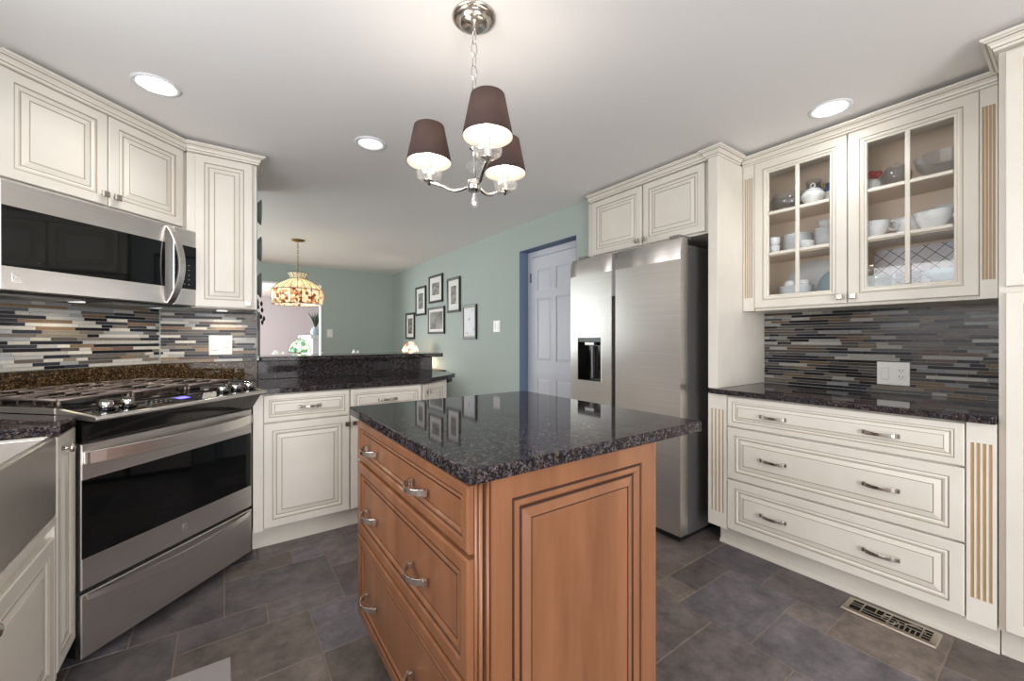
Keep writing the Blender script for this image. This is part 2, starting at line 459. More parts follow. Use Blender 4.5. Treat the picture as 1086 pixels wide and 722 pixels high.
# corner: diagonal wall and partition wing
CD = 2.50
xc = 3.22 - CD / S2                                        # inner corner x
b = B().prism([(-1.06, -1.06 + CD / S2), (xc, 3.22), (.185, 3.22), (.185, 3.60), (-1.16, 3.60), (-1.16, 2.44), (-1.06, 2.44)], 0, CEIL)
struct(b.build('wall_corner', 'green_wall'))
struct(B().box(.187, 1.45, 3.245, 3.40, 0, 1.030).build('wall_bar', 'green_wall'))
struct(B().box(.1865, .200, 3.205, 3.222, 1.066, 1.36).build('trim_3', 'slot_dark'))

# six-panel door in the recess
DX = 2.497
b = B()
PP = [(0, .03, 0), (0, .002, 0), (.002, 0, 0)]
def sixpanel(b, w_, h_):
    b.box(0, w_, .004, .036, 0, h_)
    cols = [(0, .095), (.295, .365), (.565, w_)] if w_ > .6 else [(0, .09), (w_ / 2 - .04, w_ / 2 + .04), (w_ - .09, w_)]
    rows = [(0, .24), (.80, .965), (1.56, 1.635), (1.83, h_)]
    for a, c in cols: b.box(a, c, -.004, .004, 0, h_)
    for k in range(2):
        for lo, hi in rows: b.box(cols[k][1], cols[k + 1][0], -.004, .004, lo, hi)
        for q in range(3):
            b.panel(cols[k][1] + .004, cols[k + 1][0] - .004, rows[q][1] + .004, rows[q + 1][0] - .004, 0, [(0, .0039, 0), (.02, -.001, 0)])
t = bpy.data.objects.new('door_1', None); C.objects.link(t); t['kind'] = 'structure'
t.location = (2.455, 3.138, .008); t.rotation_euler = (0, 0, R(-90))
b = B(); sixpanel(b, .66, 1.955); b.build('door_leaf', 'door_white', t)
b = B(); b.box(-.065, -.004, .005, .0445, 0, 2.02); b.box(.664, .712, .005, .0445, 0, 2.02); b.box(-.004, .664, .005, .0445, 1.962, 2.02)
b.build('door_casing', 'door_white', t, .004)
b = B(); b.lathe([(.007, 0), (.007, .09)], (-.003, -.004, 1.72), 10); b.build('hinge', 'iron_black', t)
dup_h = B(); dup_h.lathe([(.007, 0), (.007, .09)], (-.003, -.004, .25), 10); dup_h.build('hinge', 'iron_black', t)

# ------------------------------------------------------------------ cabinet pieces (local frame: x right, y into the wall, z up)
T = .02
def dprof(k=1.):
    return [(0, T, 0), (0, .003, 0), (.003, 0, 0), (.041 * k, 0, 1), (.0425 * k, .004, 1), (.0455 * k, .004, 0), (.053 * k, .0015, 0),
            (.061 * k, .005, 1), (.0632 * k, .0065, 1), (.0655 * k, .006, 0), (.086 * k, .001, 1), (.0875 * k, .0025, 1), (.0905 * k, .0025, 0), (.0925 * k, .0015, 0)]
CR = ['cream', 'glaze']
def iprof(k=1.):
    return [(0, T, 0), (0, .004, 0), (.006, 0, 0), (.036 * k, 0, 0), (.043 * k, .004, 1), (.0455 * k, .006, 1), (.048 * k, .005, 0), (.058 * k, .003, 0), (.066 * k, .009, 1), (.0690 * k, .010, 1), (.0715 * k, .008, 0)]
MP = ['maple', 'maple_glaze']
def pull(parent, x, z, yf, w_=.10, m='nickel', depth=.03):
    b = B(); N = 13; path = []; wid = []
    for i in range(N):
        t_ = i / (N - 1); s_ = math.sin(math.pi * t_)
        path.append((x - w_ / 2 + w_ * t_, yf - .006 - (depth - .006) * s_ ** .6, z)); wid.append(.020 - .006 * s_)
    b.ribbon(path, (0, 0, 1), wid, .006)
    for sx in (-1, 1):
        b.box(x + sx * w_ / 2 - .007, x + sx * w_ / 2 + .007, yf - .012, yf + .001, z - .009, z + .009)
    return b.build('pull', m, parent, .0015)
def knob(parent, x, z, yf, m='nickel', square=True):
    b = B(); b.lathe([(.006, 0), (.005, -.016)], (x, yf + .0005, z), 12, axis='y')
    if square: b.panel(x - .014, x + .014, z - .014, z + .014, yf - .028, [(0, .012, 0), (0, .003, 0), (.003, 0, 0)])
    else: b.lathe([(.004, -.014), (.014, -.018), (.016, -.024), (.012, -.029), (.0, -.031)], (x, yf, z), 16, axis='y')
    return b.build('knob', m, parent)
def door(parent, x0, x1, z0, z1, yf, k=1., name='door', mats=CR, prof=dprof):
    return B().panel(x0, x1, z0, z1, yf, prof(k)).build(name, mats, parent)
CROWN = [(0, 0), (-.010, .001), (-.011, .010), (-.015, .0125), (-.017, .021), (-.025, .030), (-.030, .0325), (-.033, .037), (-.040, .039), (-.041, .048)]   # (out, up)
def crown(b, path, z, gm=1):                              # path of (x,y) along the face, outward side on the right hand (-y for +x)
    n = len(path); rings = []
    for i in range(n):
        p = Vector(path[i])
        def nrm(a, c):
            d = (Vector(c) - Vector(a)).normalized(); return Vector((d.y, -d.x))
        ns = []
        if i > 0: ns.append(nrm(path[i - 1], path[i]))
        if i < n - 1: ns.append(nrm(path[i], path[i + 1]))
        if len(ns) == 2:
            v = ns[0] + ns[1]; v = v / (1 + ns[0].dot(ns[1]))
        else: v = ns[0]
        ring = [(p.x - v.x * o, p.y - v.y * o, z + u) for o, u in CROWN]
        ring += [(p.x - v.x * .015, p.y - v.y * .015, z + CROWN[-1][1]), (p.x - v.x * .015, p.y - v.y * .015, z)]
        rings.append(b.pts(ring))
    m_ = len(rings[0])
    for i in range(n - 1):
        for k in range(m_): b.face([rings[i][k], rings[i + 1][k], rings[i + 1][(k + 1) % m_], rings[i][(k + 1) % m_]], 1 if k in (2, 5) else 0)
    b.face(rings[0], 0); b.face(rings[-1][::-1], 0)
    return b
def fluted(parent, x0, x1, z0, z1, yf, fz0, fz1, n=4, fw=.0095, name='fluted_post'):
    b = B(); w_ = x1 - x0
    pitch = w_ * .8 / n; xs = [x0 + w_ / 2 + (i - (n - 1) / 2) * pitch for i in range(n)]
    # front built of strips with recessed flutes
    edges = [x0] + [e for x in xs for e in (x - fw / 2, x + fw / 2)] + [x1]
    b.box(x0, x1, yf + .006, yf + .02, z0, z1, 1)
    for i in range(0, len(edges), 2): b.box(edges[i], edges[i + 1], yf, yf + .006, fz0, fz1)
    b.box(x0, x1, yf, yf + .006, z0, fz0); b.box(x0, x1, yf, yf + .006, fz1, z1)
    return b.build(name, ['cream', 'flute_glaze'], parent)

# --- right run: fluted drawer base under the hutch counter
t = thing('drawer_base_cabinet', 'long cream drawer cabinet with three wide drawers and fluted end posts below the dish hutch', 'cabinet', (2.28, 1.263, 0), -90)
b = B(); b.box(0, 1.074, .021, .575, .125, .871); b.build('carcass', CR, t)
fluted(t, .0, .104, .125, .871, .001, .205, .785); fluted(t, 1.000, 1.0739, .125, .871, .001, .215, .795)
for z0, z1, k, zz in ((.700, .862, .62, .778), (.412, .692, .95, .552), (.132, .404, .95, .266)):
    d = door(t, .108, .995, z0, z1, -.0, k, 'drawer')
    for x in (.341, .756): pull(d, x, zz, .0, .11)
b = B(); b.box(.02, 1.0739, .100, .56, .0, .1245); b.extr([(.100, 0), (.088, 0), (.090, .012), (.100, .02)], 'x', .02, 1.0739); b.build('toe_kick', CR, t)
tag(B().box(2.252, XR - .009, .189, 1.243, .872, .900).build('countertop', 'granite', None, .004), 'black speckled granite counter on the long drawer cabinet', 'countertop')

# --- mosaic backsplashes
def mosaic(b, L, z0, z1, seed, bias, shade_tone=1.):
    r = random.Random(seed); u = 0; z = z0
    light = [(196, 194, 188), (176, 176, 174), (160, 164, 168), (205, 202, 194)]
    midc = [(120, 114, 106), (104, 98, 92), (134, 126, 114), (96, 96, 98), (88, 84, 80), (112, 108, 104)]
    dark = [(34, 36, 44), (44, 48, 58), (28, 28, 32), (52, 56, 64)]
    brown = [(142, 118, 94), (116, 94, 76), (108, 88, 80), (134, 114, 92)]
    rows = int((z1 - z0) / .0163)
    ph = (z1 - z0) / rows
    b.box(0, L, .0045, .0085, z0, z1, 1)
    for k in range(rows):
        x = -r.random() * .1; za = z0 + k * ph + .0012; zb = z0 + (k + 1) * ph - .0012
        while x < L:
            ln = r.choice((.05, .075, .1, .1, .15, .2)); xa = max(x + .0009, 0); xb = min(x + ln - .0009, L)
            q = r.random()
            pal = light if q < bias[0] else midc if q < bias[1] else dark if q < bias[2] else brown
            c = r.choice(pal); f = r.uniform(.9, 1.1) * shade_tone
            if xb - xa > .004: b.box(xa, xb, .0, .0045, za, zb, 0, tuple(lin(min(255, v * f)) for v in c) + (1,))
            x += ln
    return b
o = tag(mosaic(B(), .98, .9015, 1.343, 5, (.15, .62, .92), .80).build('tile_backsplash', ['mosaic', 'grout']), 'strip mosaic backsplash above the hutch counter, darkened for shade', 'backsplash')  # same tile as by the range; shade put into its palette and tone
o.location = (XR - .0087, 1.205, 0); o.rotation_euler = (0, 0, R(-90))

# --- hutch upper with glass doors
t = thing('glass_door_cabinet', 'cream wall cabinet with two glass doors full of dishes and fluted end posts', 'cabinet', (2.565, 1.204, 0), -90)
HW = .995
b = B(); b.box(0, .018, .02, .283, 1.347, 2.225); b.box(HW - .018, HW, .02, .283, 1.347, 2.225); b.box(.018, HW - .018, .02, .283, 1.347, 1.372); b.box(.018, HW - .018, .02, .283, 2.205, 2.225)
b.box(.018, .075, .02, .04, 1.372, 2.205); b.box(.948, HW - .018, .02, .04, 1.372, 2.205); b.box(.46, .52, .02, .036, 1.372, 2.205)
b.build('carcass', CR, t)
b = B(); b.box(.0182, HW - .0182, .275, .283, 1.3722, 2.2048); b.build('back_panel', 'cream_inside', t)
for z in (1.661, 1.903): B().box(.0185, HW - .0185, .045, .2745, z, z + .02).build('shelf', 'cream_inside', t, .002)
fluted(t, .001, .062, 1.347, 2.222, 0, 1.425, 2.14, 4, .0078); fluted(t, .946, HW - .001, 1.347, 2.222, 0, 1.425, 2.14, 4, .0078)
GP = [(0, T, 0), (0, .003, 0), (.003, 0, 0), (.044, 0, 1), (.0455, .003, 1), (.048, .003, 0), (.056, .001, 0), (.062, .005, 1), (.064, .0065, 0), (.072, .008, 0), (.074, T, 0)]
for x0, x1, kx in ((.064, .502, .477), (.507, .944, .532)):
    d = B().panel(x0, x1, 1.362, 2.214, 0, GP, hole=True).build('glass_door', CR, t)
    b = B(); xm = (x0 + x1) / 2
    b.box(xm - .009, xm + .009, .004, .016, 1.437, 2.139)
    for z in (1.671, 1.905): b.box(x0 + .075, xm - .0091, .004, .016, z - .008, z + .008); b.box(xm + .0091, x1 - .075, .004, .016, z - .008, z + .008)
    b.build('muntins', 'cream', d, .002)
    B().box(x0 + .072, x1 - .072, .0165, .0185, 1.434, 2.142).build('glass_pane', 'pane_glass', d)
    knob(d, kx, 1.394, 0)
crown(B(), [(.0, 0), (HW, 0)], 2.213).build('crown_moulding', CR, t)

# --- tall pantry at the right edge
t = thing('pantry_cabinet', 'tall cream pantry cabinet standing at the right end of the hutch', 'cabinet', (2.28, .186, 0), -90)
b = B(); b.box(0, .62, .021, .575, .125, 2.222); b.build('carcass', CR, t)
door(t, .016, .60, 1.368, 2.205, 0); d = door(t, .016, .60, .135, 1.346, 0); knob(d, .57, 1.2, 0)
B().box(.0, .62, .100, .56, 0, .1245).build('toe_kick', CR, t)
crown(B(), [(0, .24), (0, .0), (.62, .0)], 2.2165).build('crown_moulding', CR, t)

# --- refrigerator surround
t = thing('refrigerator_cabinet', 'cream two-door cabinet with tall side panel built around the refrigerator', 'cabinet', (2.29, 2.235, 0), -90)
b = B(); b.box(.0, .974, .021, .56, 1.80, 2.222); b.build('carcass', CR, t)
d = door(t, .058, .503, 1.812, 2.212, 0); knob(d, .478, 1.842, 0)
d = door(t, .518, .943, 1.812, 2.212, 0); knob(d, .543, 1.842, 0)
B().box(.9745, 1.0285, -.015, .569, .9005, 2.222).build('side_panel', CR, t, .002)
crown(B(), [(.035, -.002), (.974, -.002), (.974, -.015), (1.0285, -.015), (1.0285, .230)], 2.2165).build('crown_moulding', CR, t)

# --- refrigerator
t = thing('refrigerator', 'stainless steel side by side refrigerator with dispenser in its left door', 'refrigerator', (2.13, 2.247, 0), -90)
B().box(.01, .893, .085, .70, .03, 1.735).build('body', 'steel_dark', t, .004)
B().box(.02, .883, .03, .66, .004, .0295).build('base_grille', 'black_plastic', t, .003)
def fridge_prof():
    p = [(.075, .045), (.004, .045), (.0, .049)]
    for z in (.883, 1.19, 1.64): p.append((.0, z))
    for i in range(1, 9):
        a = i / 8 * 1.35; p.append((.065 * (1 - math.cos(a)) * .55, 1.64 + .128 * math.sin(a) / math.sin(1.35)))
    p.append((.075, 1.768)); return p
def fridge_door(x0, x1, hole=None):
    b = B(); pr = fridge_prof()
    cols = [x0, x1] if not hole else [x0, hole[0], hole[1], x1]
    grid = [b.pts([(x, y, z) for y, z in pr]) for x in cols]
    n_ = len(pr)
    for c in range(len(cols) - 1):
        for k in range(n_ - 1):
            if hole and c == 1 and abs(pr[k][1] - .883) < 1e-6: continue
            b.face([grid[c][k], grid[c + 1][k], grid[c + 1][k + 1], grid[c][k + 1]], 0, k >= 5)
    b.face(grid[0][:], 0); b.face(grid[-1][::-1], 0)
    for c in range(len(cols) - 1): b.face([grid[c][n_ - 1], grid[c + 1][n_ - 1], grid[c + 1][0], grid[c][0]], 0)
    return b
d = fridge_door(0, .397, (.078, .302)).build('freezer_door', 'steel', t)
b = B(); b.box(.078, .302, .0605, .064, .883, 1.19); b.box(.078, .0815, .002, .0605, .883, 1.19); b.box(.2985, .302, .002, .0605, .883, 1.19); b.box(.0815, .2985, .002, .0605, .883, .889); b.box(.0815, .2985, .002, .0605, 1.16, 1.19)
dd = b.build('dispenser', 'black_gloss', d)
B().box(.135, .225, .012, .045, 1.135, 1.1595).build('spout', 'steel', d, .004)
B().box(.18, .195, .03, .060, .90, 1.13).build('paddle', 'steel_dark', d, .003)
b = B(); b.box(.076, .304, -.002, .0008, 1.1902, 1.1945); b.box(.076, .304, -.002, .0008, .8785, .8828); b.box(.0735, .0778, -.002, .0008, .8785, 1.1945); b.box(.3022, .3065, -.002, .0008, .8785, 1.1945)
b.build('dispenser_trim', 'steel', d)
fridge_door(.430, .903).build('refrigerator_door', 'steel', t)
B().box(.3975, .4295, .022, .075, .06, 1.75).build('door_gap_grip', 'black_plastic', t)
b = B(); b.box(.3975, .4295, .006, .0215, 1.47, 1.755); b.build('grip_cap', 'steel_dark', t)
for x in (.05, .81): B().box(x, x + .07, .03, .15, 1.7695, 1.79).build('hinge_cover', 'steel_dark', t, .004)
for x in (.06, .84): B().lathe([(.02, 0), (.02, .0039)], (x, .12, 0), 12).build('foot', 'black_plastic', t)

# ------------------------------------------------------------------ left corner
# local frame for the diagonal: origin at t,c ; x along t, y along c
def diag(tt, cc): return (S2 * (tt - cc), S2 * (tt + cc), 0)
t = thing('diagonal_wall_cabinet', 'cream two-door wall cabinet set diagonally above the microwave', 'cabinet', diag(1.173, 2.16), 45)
b = B(); b.box(0, .770, .021, .338, 1.787, 2.222); b.build('carcass', CR, t)
d = door(t, .012, .369, 1.797, 2.214, 0); knob(d, .347, 1.842, 0)
d = door(t, .375, .732, 1.797, 2.214, 0); knob(d, .397, 1.842, 0)
# wing cabinet (square to the room)
t2 = thing('wall_cabinet', 'cream single-door wall cabinet at the end of the wall right of the microwave', 'cabinet', (-.178, 2.865, 0), 0)
b = B(); b.box(.010, .340, .021, .354, 1.357, 2.222); b.build('carcass', CR, t2)
d = door(t2, .048, .318, 1.362, 2.214, 0); knob(d, .295, 1.387, 0)
def task_lamp(t, x, y, z, power):
    B().lathe([(.028, -.001), (.028, -.006), (.0, -.007)], (x, y, z), 20).build('task_light', 'downlight_dim', t)
    l = bpy.data.lights.new('task_lamp', 'SPOT'); l.energy = power; l.color = (1, .86, .66); l.spot_size = R(165); l.spot_blend = .6; l.shadow_soft_size = .025
    o = bpy.data.objects.new('lamp_light', l); C.objects.link(o); o.parent = t; o.location = (x, y, z - .012)
task_lamp(t2, .17, .22, 1.357, 3.0)
crown(B(), [(0, 0), (.7385, 0)], 2.2165).build('crown_moulding', CR, t)
crown(B(), [(.0125, -.0), (.340, -.0), (.340, .30)], 2.2165).build('crown_moulding', CR, t2)

t = thing('microwave', 'stainless over-the-range microwave with bowed handle hung under the diagonal wall cabinet', 'microwave', diag(1.160, 2.115), 45)
MW = .781
B().box(.002, MW - .002, .028, .382, 1.358, 1.778).build('body', 'black_plastic', t, .003)
d = B().panel(0, .648, 1.362, 1.775, 0, [(0, .027, 0), (0, .004, 0), (.004, 0, 0)]).build('door', 'steel', t)
B().box(.006, .605, -.0025, .0005, 1.453, 1.680).build('window', 'black_glass', d)
b = B(); path = []
for i in range(15):
    q = i / 14; path.append((.628 + .018 * math.sin(math.pi * q), -.003 - .055 * math.sin(math.pi * q) ** .75, 1.366 + .400 * q))
b.ribbon(path, (1, 0, 0), .034, .010); b.build('handle', 'steel', d, .002)
# maker's emblem: stylised letter stroke and lines
b = B()
for i in range(4): b.box(.035 + .004 * i, .062, -.0012, .0003, 1.395 + i * .006, 1.398 + i * .006)
b.box(.035, .038, -.0012, .0003, 1.395, 1.428); b.box(.041, .060, -.0012, .0003, 1.419, 1.422)
b.build('emblem', 'chrome', d)
d = B().panel(.652, MW, 1.362, 1.775, 0, [(0, .027, 0), (0, .004, 0), (.004, 0, 0)]).build('control_panel', 'steel', t)
b = B(); b.box(.656, MW - .005, -.0025, .0005, 1.453, 1.686)
for i in range(3):
    for j in range(5): b.box(.676 + i * .027, .684 + i * .027, -.0032, -.0026, 1.475 + j * .026, 1.479 + j * .026, 1)
b.build('keypad_glass', ['black_glass', 'plate_gray'], d)
b = B(); b.box(.06, .32, .10, .30, 1.350, 1.3578); b.box(.44, .70, .10, .30, 1.350, 1.3578); b.build('vent_filter', 'steel_dark', t)
for x in (.38, .735): task_lamp(t, x, .22, 1.358, 2.2)

# splash tile + granite upstand
o = tag(mosaic(B(), .88, 1.036, 1.357, 8, (.34, .66, .92)).build('tile_backsplash', ['mosaic', 'grout']), 'light strip mosaic backsplash on the diagonal wall behind the range', 'backsplash')
o.location = diag(1.166, CD - .0087); o.rotation_euler = (0, 0, R(45))
o = tag(mosaic(B(), .488, 1.036, 1.357, 21, (.36, .66, .92)).build('tile_backsplash', ['mosaic', 'grout']), 'light strip mosaic backsplash around the outlet under the end wall cabinet', 'backsplash')
o.location = (-.308, 3.22 - .0087, 0)
tag(B().prism([diag(1.166, CD - .001)[:2], diag(1.166, CD - .022)[:2], (xc - .0, 3.22 - .0312), (xc, 3.2185)][::1], .912, 1.034).build('granite_upstand', 'granite_brown', None, .003), 'brown granite upstand on the diagonal wall behind the cooktop', 'upstand')
tag(B().prism([(xc + .001, 3.2185), (xc + .001, 3.1893), (xc + .011, 3.198), (.186, 3.198), (.186, 3.2185)], .912, 1.034).build('granite_upstand', 'granite_brown', None, .003), 'brown granite upstand below the end wall outlet', 'upstand')

# --- range
t = thing('range', 'stainless slide-in gas range with black oven window set diagonally in the corner', 'stove', diag(1.171, 1.76), 45)
RW = .768
B().box(.004, RW - .004, .026, .69, .03, .889).build('body', 'black_plastic', t, .003)
b = B(); b.panel(.003, RW - .003, .034, .262, 0, [(0, .025, 0), (0, .003, 0), (.003, 0, 0)])
dr = b.build('drawer', 'steel', t)
b = B(); N = 17; pts_ = []
for i in range(N):
    q = i / (N - 1); x = .02 + (RW - .04) * q; o_ = math.sin(math.pi * q)
    pts_.append((x, -.003 - .050 * o_ ** .9, .250 - .012 * o_))
b.ribbon(pts_, (0, 0, 1), [.020 + .016 * math.sin(math.pi * i / (N - 1)) for i in range(N)], .006); b.build('drawer_pull', 'steel', dr)
b = B(); b.panel(.003, RW - .003, .278, .803, 0, [(0, .025, 0), (0, .003, 0), (.003, 0, 0)])
dr = b.build('oven_door', 'steel', t)
B().box(.004, RW - .012, -.003, .0008, .392, .675).build('oven_window', 'black_glass', dr)
b = B(); pts_ = []
for i in range(N):
    q = i / (N - 1); x = .02 + (RW - .04) * q; o_ = math.sin(math.pi * q)
    pts_.append((x, -.006 - .058 * o_ ** .8, .752))
b.ribbon(pts_, (0, 0, 1), .046, .010)
for x in (.022, RW - .022): b.box(x - .012, x + .012, -.012, .0006, .730, .774)
b.build('oven_handle', 'steel', dr, .002)
b = B()
for i in range(4): b.box(.376 + .003 * i, .404, -.0012, .0003, .322 + i * .006, .325 + i * .006)
b.box(.376, .379, -.0012, .0003, .322, .356); b.box(.383, .402, -.0012, .0003, .347, .351)
b.build('emblem', 'chrome', dr)
# curved black band under the control panel
b = B(); b.extr([(.024, .806), (.0, .808), (-.012, .82), (-.030, .845), (-.052, .876), (-.06, .886), (.06, .889), (.06, .806)], 'x', .004, RW - .004, 0)
b.build('front_band', 'black_gloss', t)
b = B(); b.extr([(-.078, .890), (-.082, .897), (-.078, .905), (.10, .929), (.10, .893)], 'x', -.008, RW + .008, 0)
cp = b.build('control_panel', 'steel', t, .0015)
for x in (.080, .154, .582, .660, .743):
    b = B(); b.lathe([(.026, 0), (.026, .006)], (x, 0, .9155), 20, 1)
    b.lathe([(.019, .006), (.021, .010), (.021, .026), (.018, .030), (.0, .031)], (x, 0, .9155), 20)
    b.box(x - .006, x + .006, -.024, .024, .9265, .952)
    b.build('knob', ['chrome', 'black_gloss'], cp, .001)
B().extr([(-.012, .9155), (.020, .9198), (.020, .9206), (-.012, .9163)], 'x', .355, .405).build('display', 'display_blue', cp)
b = B(); b.extr([(-.066, .9072), (.098, .9292), (.098, .9302), (-.066, .9082)], 'x', .006, RW - .006, 0)
def key(x, y):
    za = .9082 + (y + .066) * .02 / .164 * 1.1
    b.extr([(y, za - .001), (y + .006, za - .0002), (y + .006, za + .0009), (y, za + .0002)], 'x', x, x + .008, 1)
for i in range(5):
    for j in range(3):
        if j < 2 or i % 2: key(.225 + .02 * i, -.02 + .025 * j)
for i in range(4): key(.45 + .02 * i, -.008)
b.build('panel_glass', ['black_glass', 'plate_gray'], cp)
b = B(); b.box(-.004, RW + .004, .101, .70, .905, .924); b.build('cooktop', 'black_gloss', t, .003)
b = B(); b.box(-.010, -.0045, .101, .70, .910, .931); b.box(RW + .0045, RW + .010, .101, .70, .910, .931); b.build('cooktop_rim', 'steel', t)
for x, y, r_ in ((.15, .24, .05), (.15, .54, .042), (.384, .39, .058), (.618, .24, .05), (.618, .54, .042)):
    B().lathe([(r_, 0), (r_, .008), (r_ * .8, .012), (r_ * .78, .018), (0, .020)], (x, y, .9245), 20, 0).build('burner', 'burner', t)
for g in range(3):
    x0 = .012 + g * .250; x1 = x0 + .244
    b = B()
    for y in (.125, .40, .675): b.tube([(x0, y, .956), (x1, y, .956)], .006, 6)
    for x in (x0 + .006, x1 - .006): b.tube([(x, .125, .956), (x, .675, .956)], .006, 6)
    for j in range(7):
        y = .155 + j * .082
        for xs, xe in ((x0 + .006, x0 + .095), (x1 - .006, x1 - .095)):
            b.tube([(xs, y, .932), (xs, y, .950), (xs + (xe - xs) * .15, y, .958), (xe, y, .958)], .005, 6)
    for x in (x0 + .006, x1 - .006):
        for y in (.125, .675): b.tube([(x, y, .9242), (x, y, .956)], .006, 6)
    b.build('grate', 'cast_iron', t)

# --- left run: sink counter, sink, base cabinets (faces look toward +x)
XL = -.43
ca = diag(1.155, 1.765); cb = diag(1.155, CD - .024)
tag(B().prism([(-1.058, 1.882), (XL + .008, 1.882), (XL + .008, 2.052), (ca[0] - .02, ca[1] + .02), (cb[0], cb[1]), (-1.058, -1.058 + (CD - .024) / S2)], .876, .908).build('countertop', 'granite', None, .003), 'dark granite counter piece between the apron sink and the range', 'countertop')
t = thing('apron_sink', 'stainless steel apron front sink at the left edge beside the granite corner', 'sink', (XL, .87, 0), 90)
SW = 1.008
b = B()
op = [(0, .0), (SW, .0), (SW, .47), (0, .47)]
b.panel(0, SW, .625, .872, .0, [(0, .012, 0), (.0, .004, 0), (.004, 0, 0)])
b.box(0, .012, .0121, .47, .66, .872); b.box(SW - .012, SW, .0121, .47, .66, .872); b.box(.0121, SW - .0121, .458, .47, .66, .872); b.box(.0121, SW - .0121, .0121, .458, .65, .662)
b.box(.0121, SW - .0121, .0121, .022, .662, .872)
b.build('basin', 'sink_steel', t, .004)
B().lathe([(.045, 0), (.045, .003), (.03, .004), (.0, .002)], (SW / 2, .27, .6625), 20).build('drain', 'chrome', t)
t = thing('sink_base_cabinet', 'cream base cabinet with two panelled doors under the apron sink', 'cabinet', (XL, .87, 0), 90)
b = B(); b.box(0, SW, .02, .60, .11, .622); b.box(0, SW, .0, .0199, .60, .622); b.build('carcass', CR, t)
d = door(t, .500, SW - .020, .12, .565, 0); knob(d, .520, .535, 0, square=False)
d = door(t, .02, .494, .12, .565, 0); knob(d, .474, .535, 0, square=False)
b = B(); b.box(SW - .0195, SW, .0, .0199, .11, .5995); b.build('stile', CR, t)
B().box(.0, SW, .08, .58, .0, .1095).build('toe_kick', CR, t)
t = thing('narrow_base_cabinet', 'narrow cream base cabinet between the sink and the range', 'cabinet', (XL, 1.884, 0), 90)
b = B(); b.box(0, .20, .021, .60, .11, .874); b.build('carcass', CR, t)
d = door(t, .003, .197, .118, .868, 0, .85); knob(d, .055, .822, 0, square=False)
B().box(0, .15, .08, .58, 0, .1095).build('toe_kick', 'black_plastic', t)
tag(B().prism([(-1.058, .40), (XL + .008, .40), (XL + .008, .867), (-.93, .867), (-.93, 1.882), (-1.058, 1.882)], .876, .908).build('countertop', 'granite', None, .003), 'dark granite counter behind and beyond the apron sink', 'countertop')
t = thing('base_cabinet', 'cream base cabinet left of the apron sink', 'cabinet', (XL, .41, 0), 90)
B().box(0, .455, .021, .60, .11, .874).build('carcass', CR, t); door(t, .005, .45, .118, .868, 0)
B().box(0, .455, .08, .58, 0, .1095).build('toe_kick', CR, t)

# --- peninsula
t = thing('peninsula_cabinet', 'cream base cabinet with drawer over door right of the range', 'cabinet', (.131, 2.62, 0), 0)
b = B(); b.box(.0, .503, .021, .58, .122, .873); b.box(0, .046, .002, .0209, .122, .873); b.build('carcass', CR, t)
d = door(t, .049, .500, .718, .868, 0, .6, 'drawer'); pull(d, .278, .793, 0, .11)
d = door(t, .049, .500, .132, .710, 0); knob(d, .485, .664, 0)
B().box(0, .503, .085, .56, 0, .1215).build('toe_kick', CR, t)
t = thing('peninsula_cabinet', 'cream base cabinet with drawer half hidden behind the far end of the island', 'cabinet', (.635, 2.62, 0), 0)
b = B(); b.box(.0, .470, .021, .58, .122, .873); b.build('carcass', CR, t)
d = door(t, .004, .464, .718, .868, 0, .6, 'drawer'); pull(d, .232, .793, 0, .11)
d = door(t, .004, .464, .132, .710, 0); knob(d, .026, .664, 0)
B().box(0, .470, .085, .56, 0, .1215).build('toe_kick', CR, t)
ang = math.degrees(math.atan2(.18, .26))
t = thing('angled_end_cabinet', 'cream angled cabinet with a knobbed door closing the end of the peninsula', 'cabinet', (1.108, 2.622, 0), ang)
b = B(); ra = R(ang); ll = lambda X, Y: ((X - 1.108) * math.cos(ra) + (Y - 2.622) * math.sin(ra), -(X - 1.108) * math.sin(ra) + (Y - 2.622) * math.cos(ra))
b.prism([(.022, .021), (.316, .021), ll(1.40, 2.85), ll(1.40, 3.20), ll(1.110, 3.20), ll(1.110, 2.66)], .122, .873); b.build('carcass', CR, t)
d = door(t, .020, .31, .132, .866, 0, .8); knob(d, .062, .81, 0)
B().prism([ll(1.17, 2.74), ll(1.36, 2.88), ll(1.36, 3.1), ll(1.17, 3.1)], 0, .1215).build('toe_kick', CR, t)
pa = diag(1.953, 1.80); pb = diag(1.953, CD - .024)
tag(B().prism([(.155, 2.606), (1.115, 2.606), (1.385, 2.795), (1.51, 2.92), (1.51, 3.218), (.1862, 3.218), (.1862, 3.197), (xc + .012, 3.197), (xc + .002, 3.1885), (pb[0], pb[1]), (pa[0] + .0, pa[1] + .0)], .876, .908).build('countertop', 'granite', None, .003), 'dark granite counter of the peninsula below the raised bar', 'countertop')
b = B()
b.extr([(2.90, .874), (3.2, .874), (3.2, .66), (3.17, .66), (3.13, .74), (3.05, .81), (2.90, .845)], 'x', 1.44, 1.475)
tag(b.build('counter_bracket', 'iron_black', None, .004), 'dark curved bracket under the far end of the peninsula counter', 'bracket')
tag(B().box(.187, 1.449, 3.2195, 3.2435, .909, 1.0295).build('granite_riser', 'granite', None, .002), 'dark granite riser holding the black outlet between counter and raised bar', 'riser')
tag(B().box(.2005, 1.512, 3.14, 3.56, 1.0315, 1.063).build('bar_top', 'granite', None, .005), 'raised dark granite bar top in front of the dining room', 'countertop')

# ------------------------------------------------------------------ island
t = thing('kitchen_island', 'stained maple kitchen island with three deep drawers and a panelled side', 'island', (0, 0, 0), 0)
b = B(); b.box(.455, 1.050, .768, 1.690, .09, .8775)
b.build('carcass', MP, t)
B().box(.53, 1.0, .83, 1.64, 0, .0895).build('toe_kick', 'maple_glaze', t)
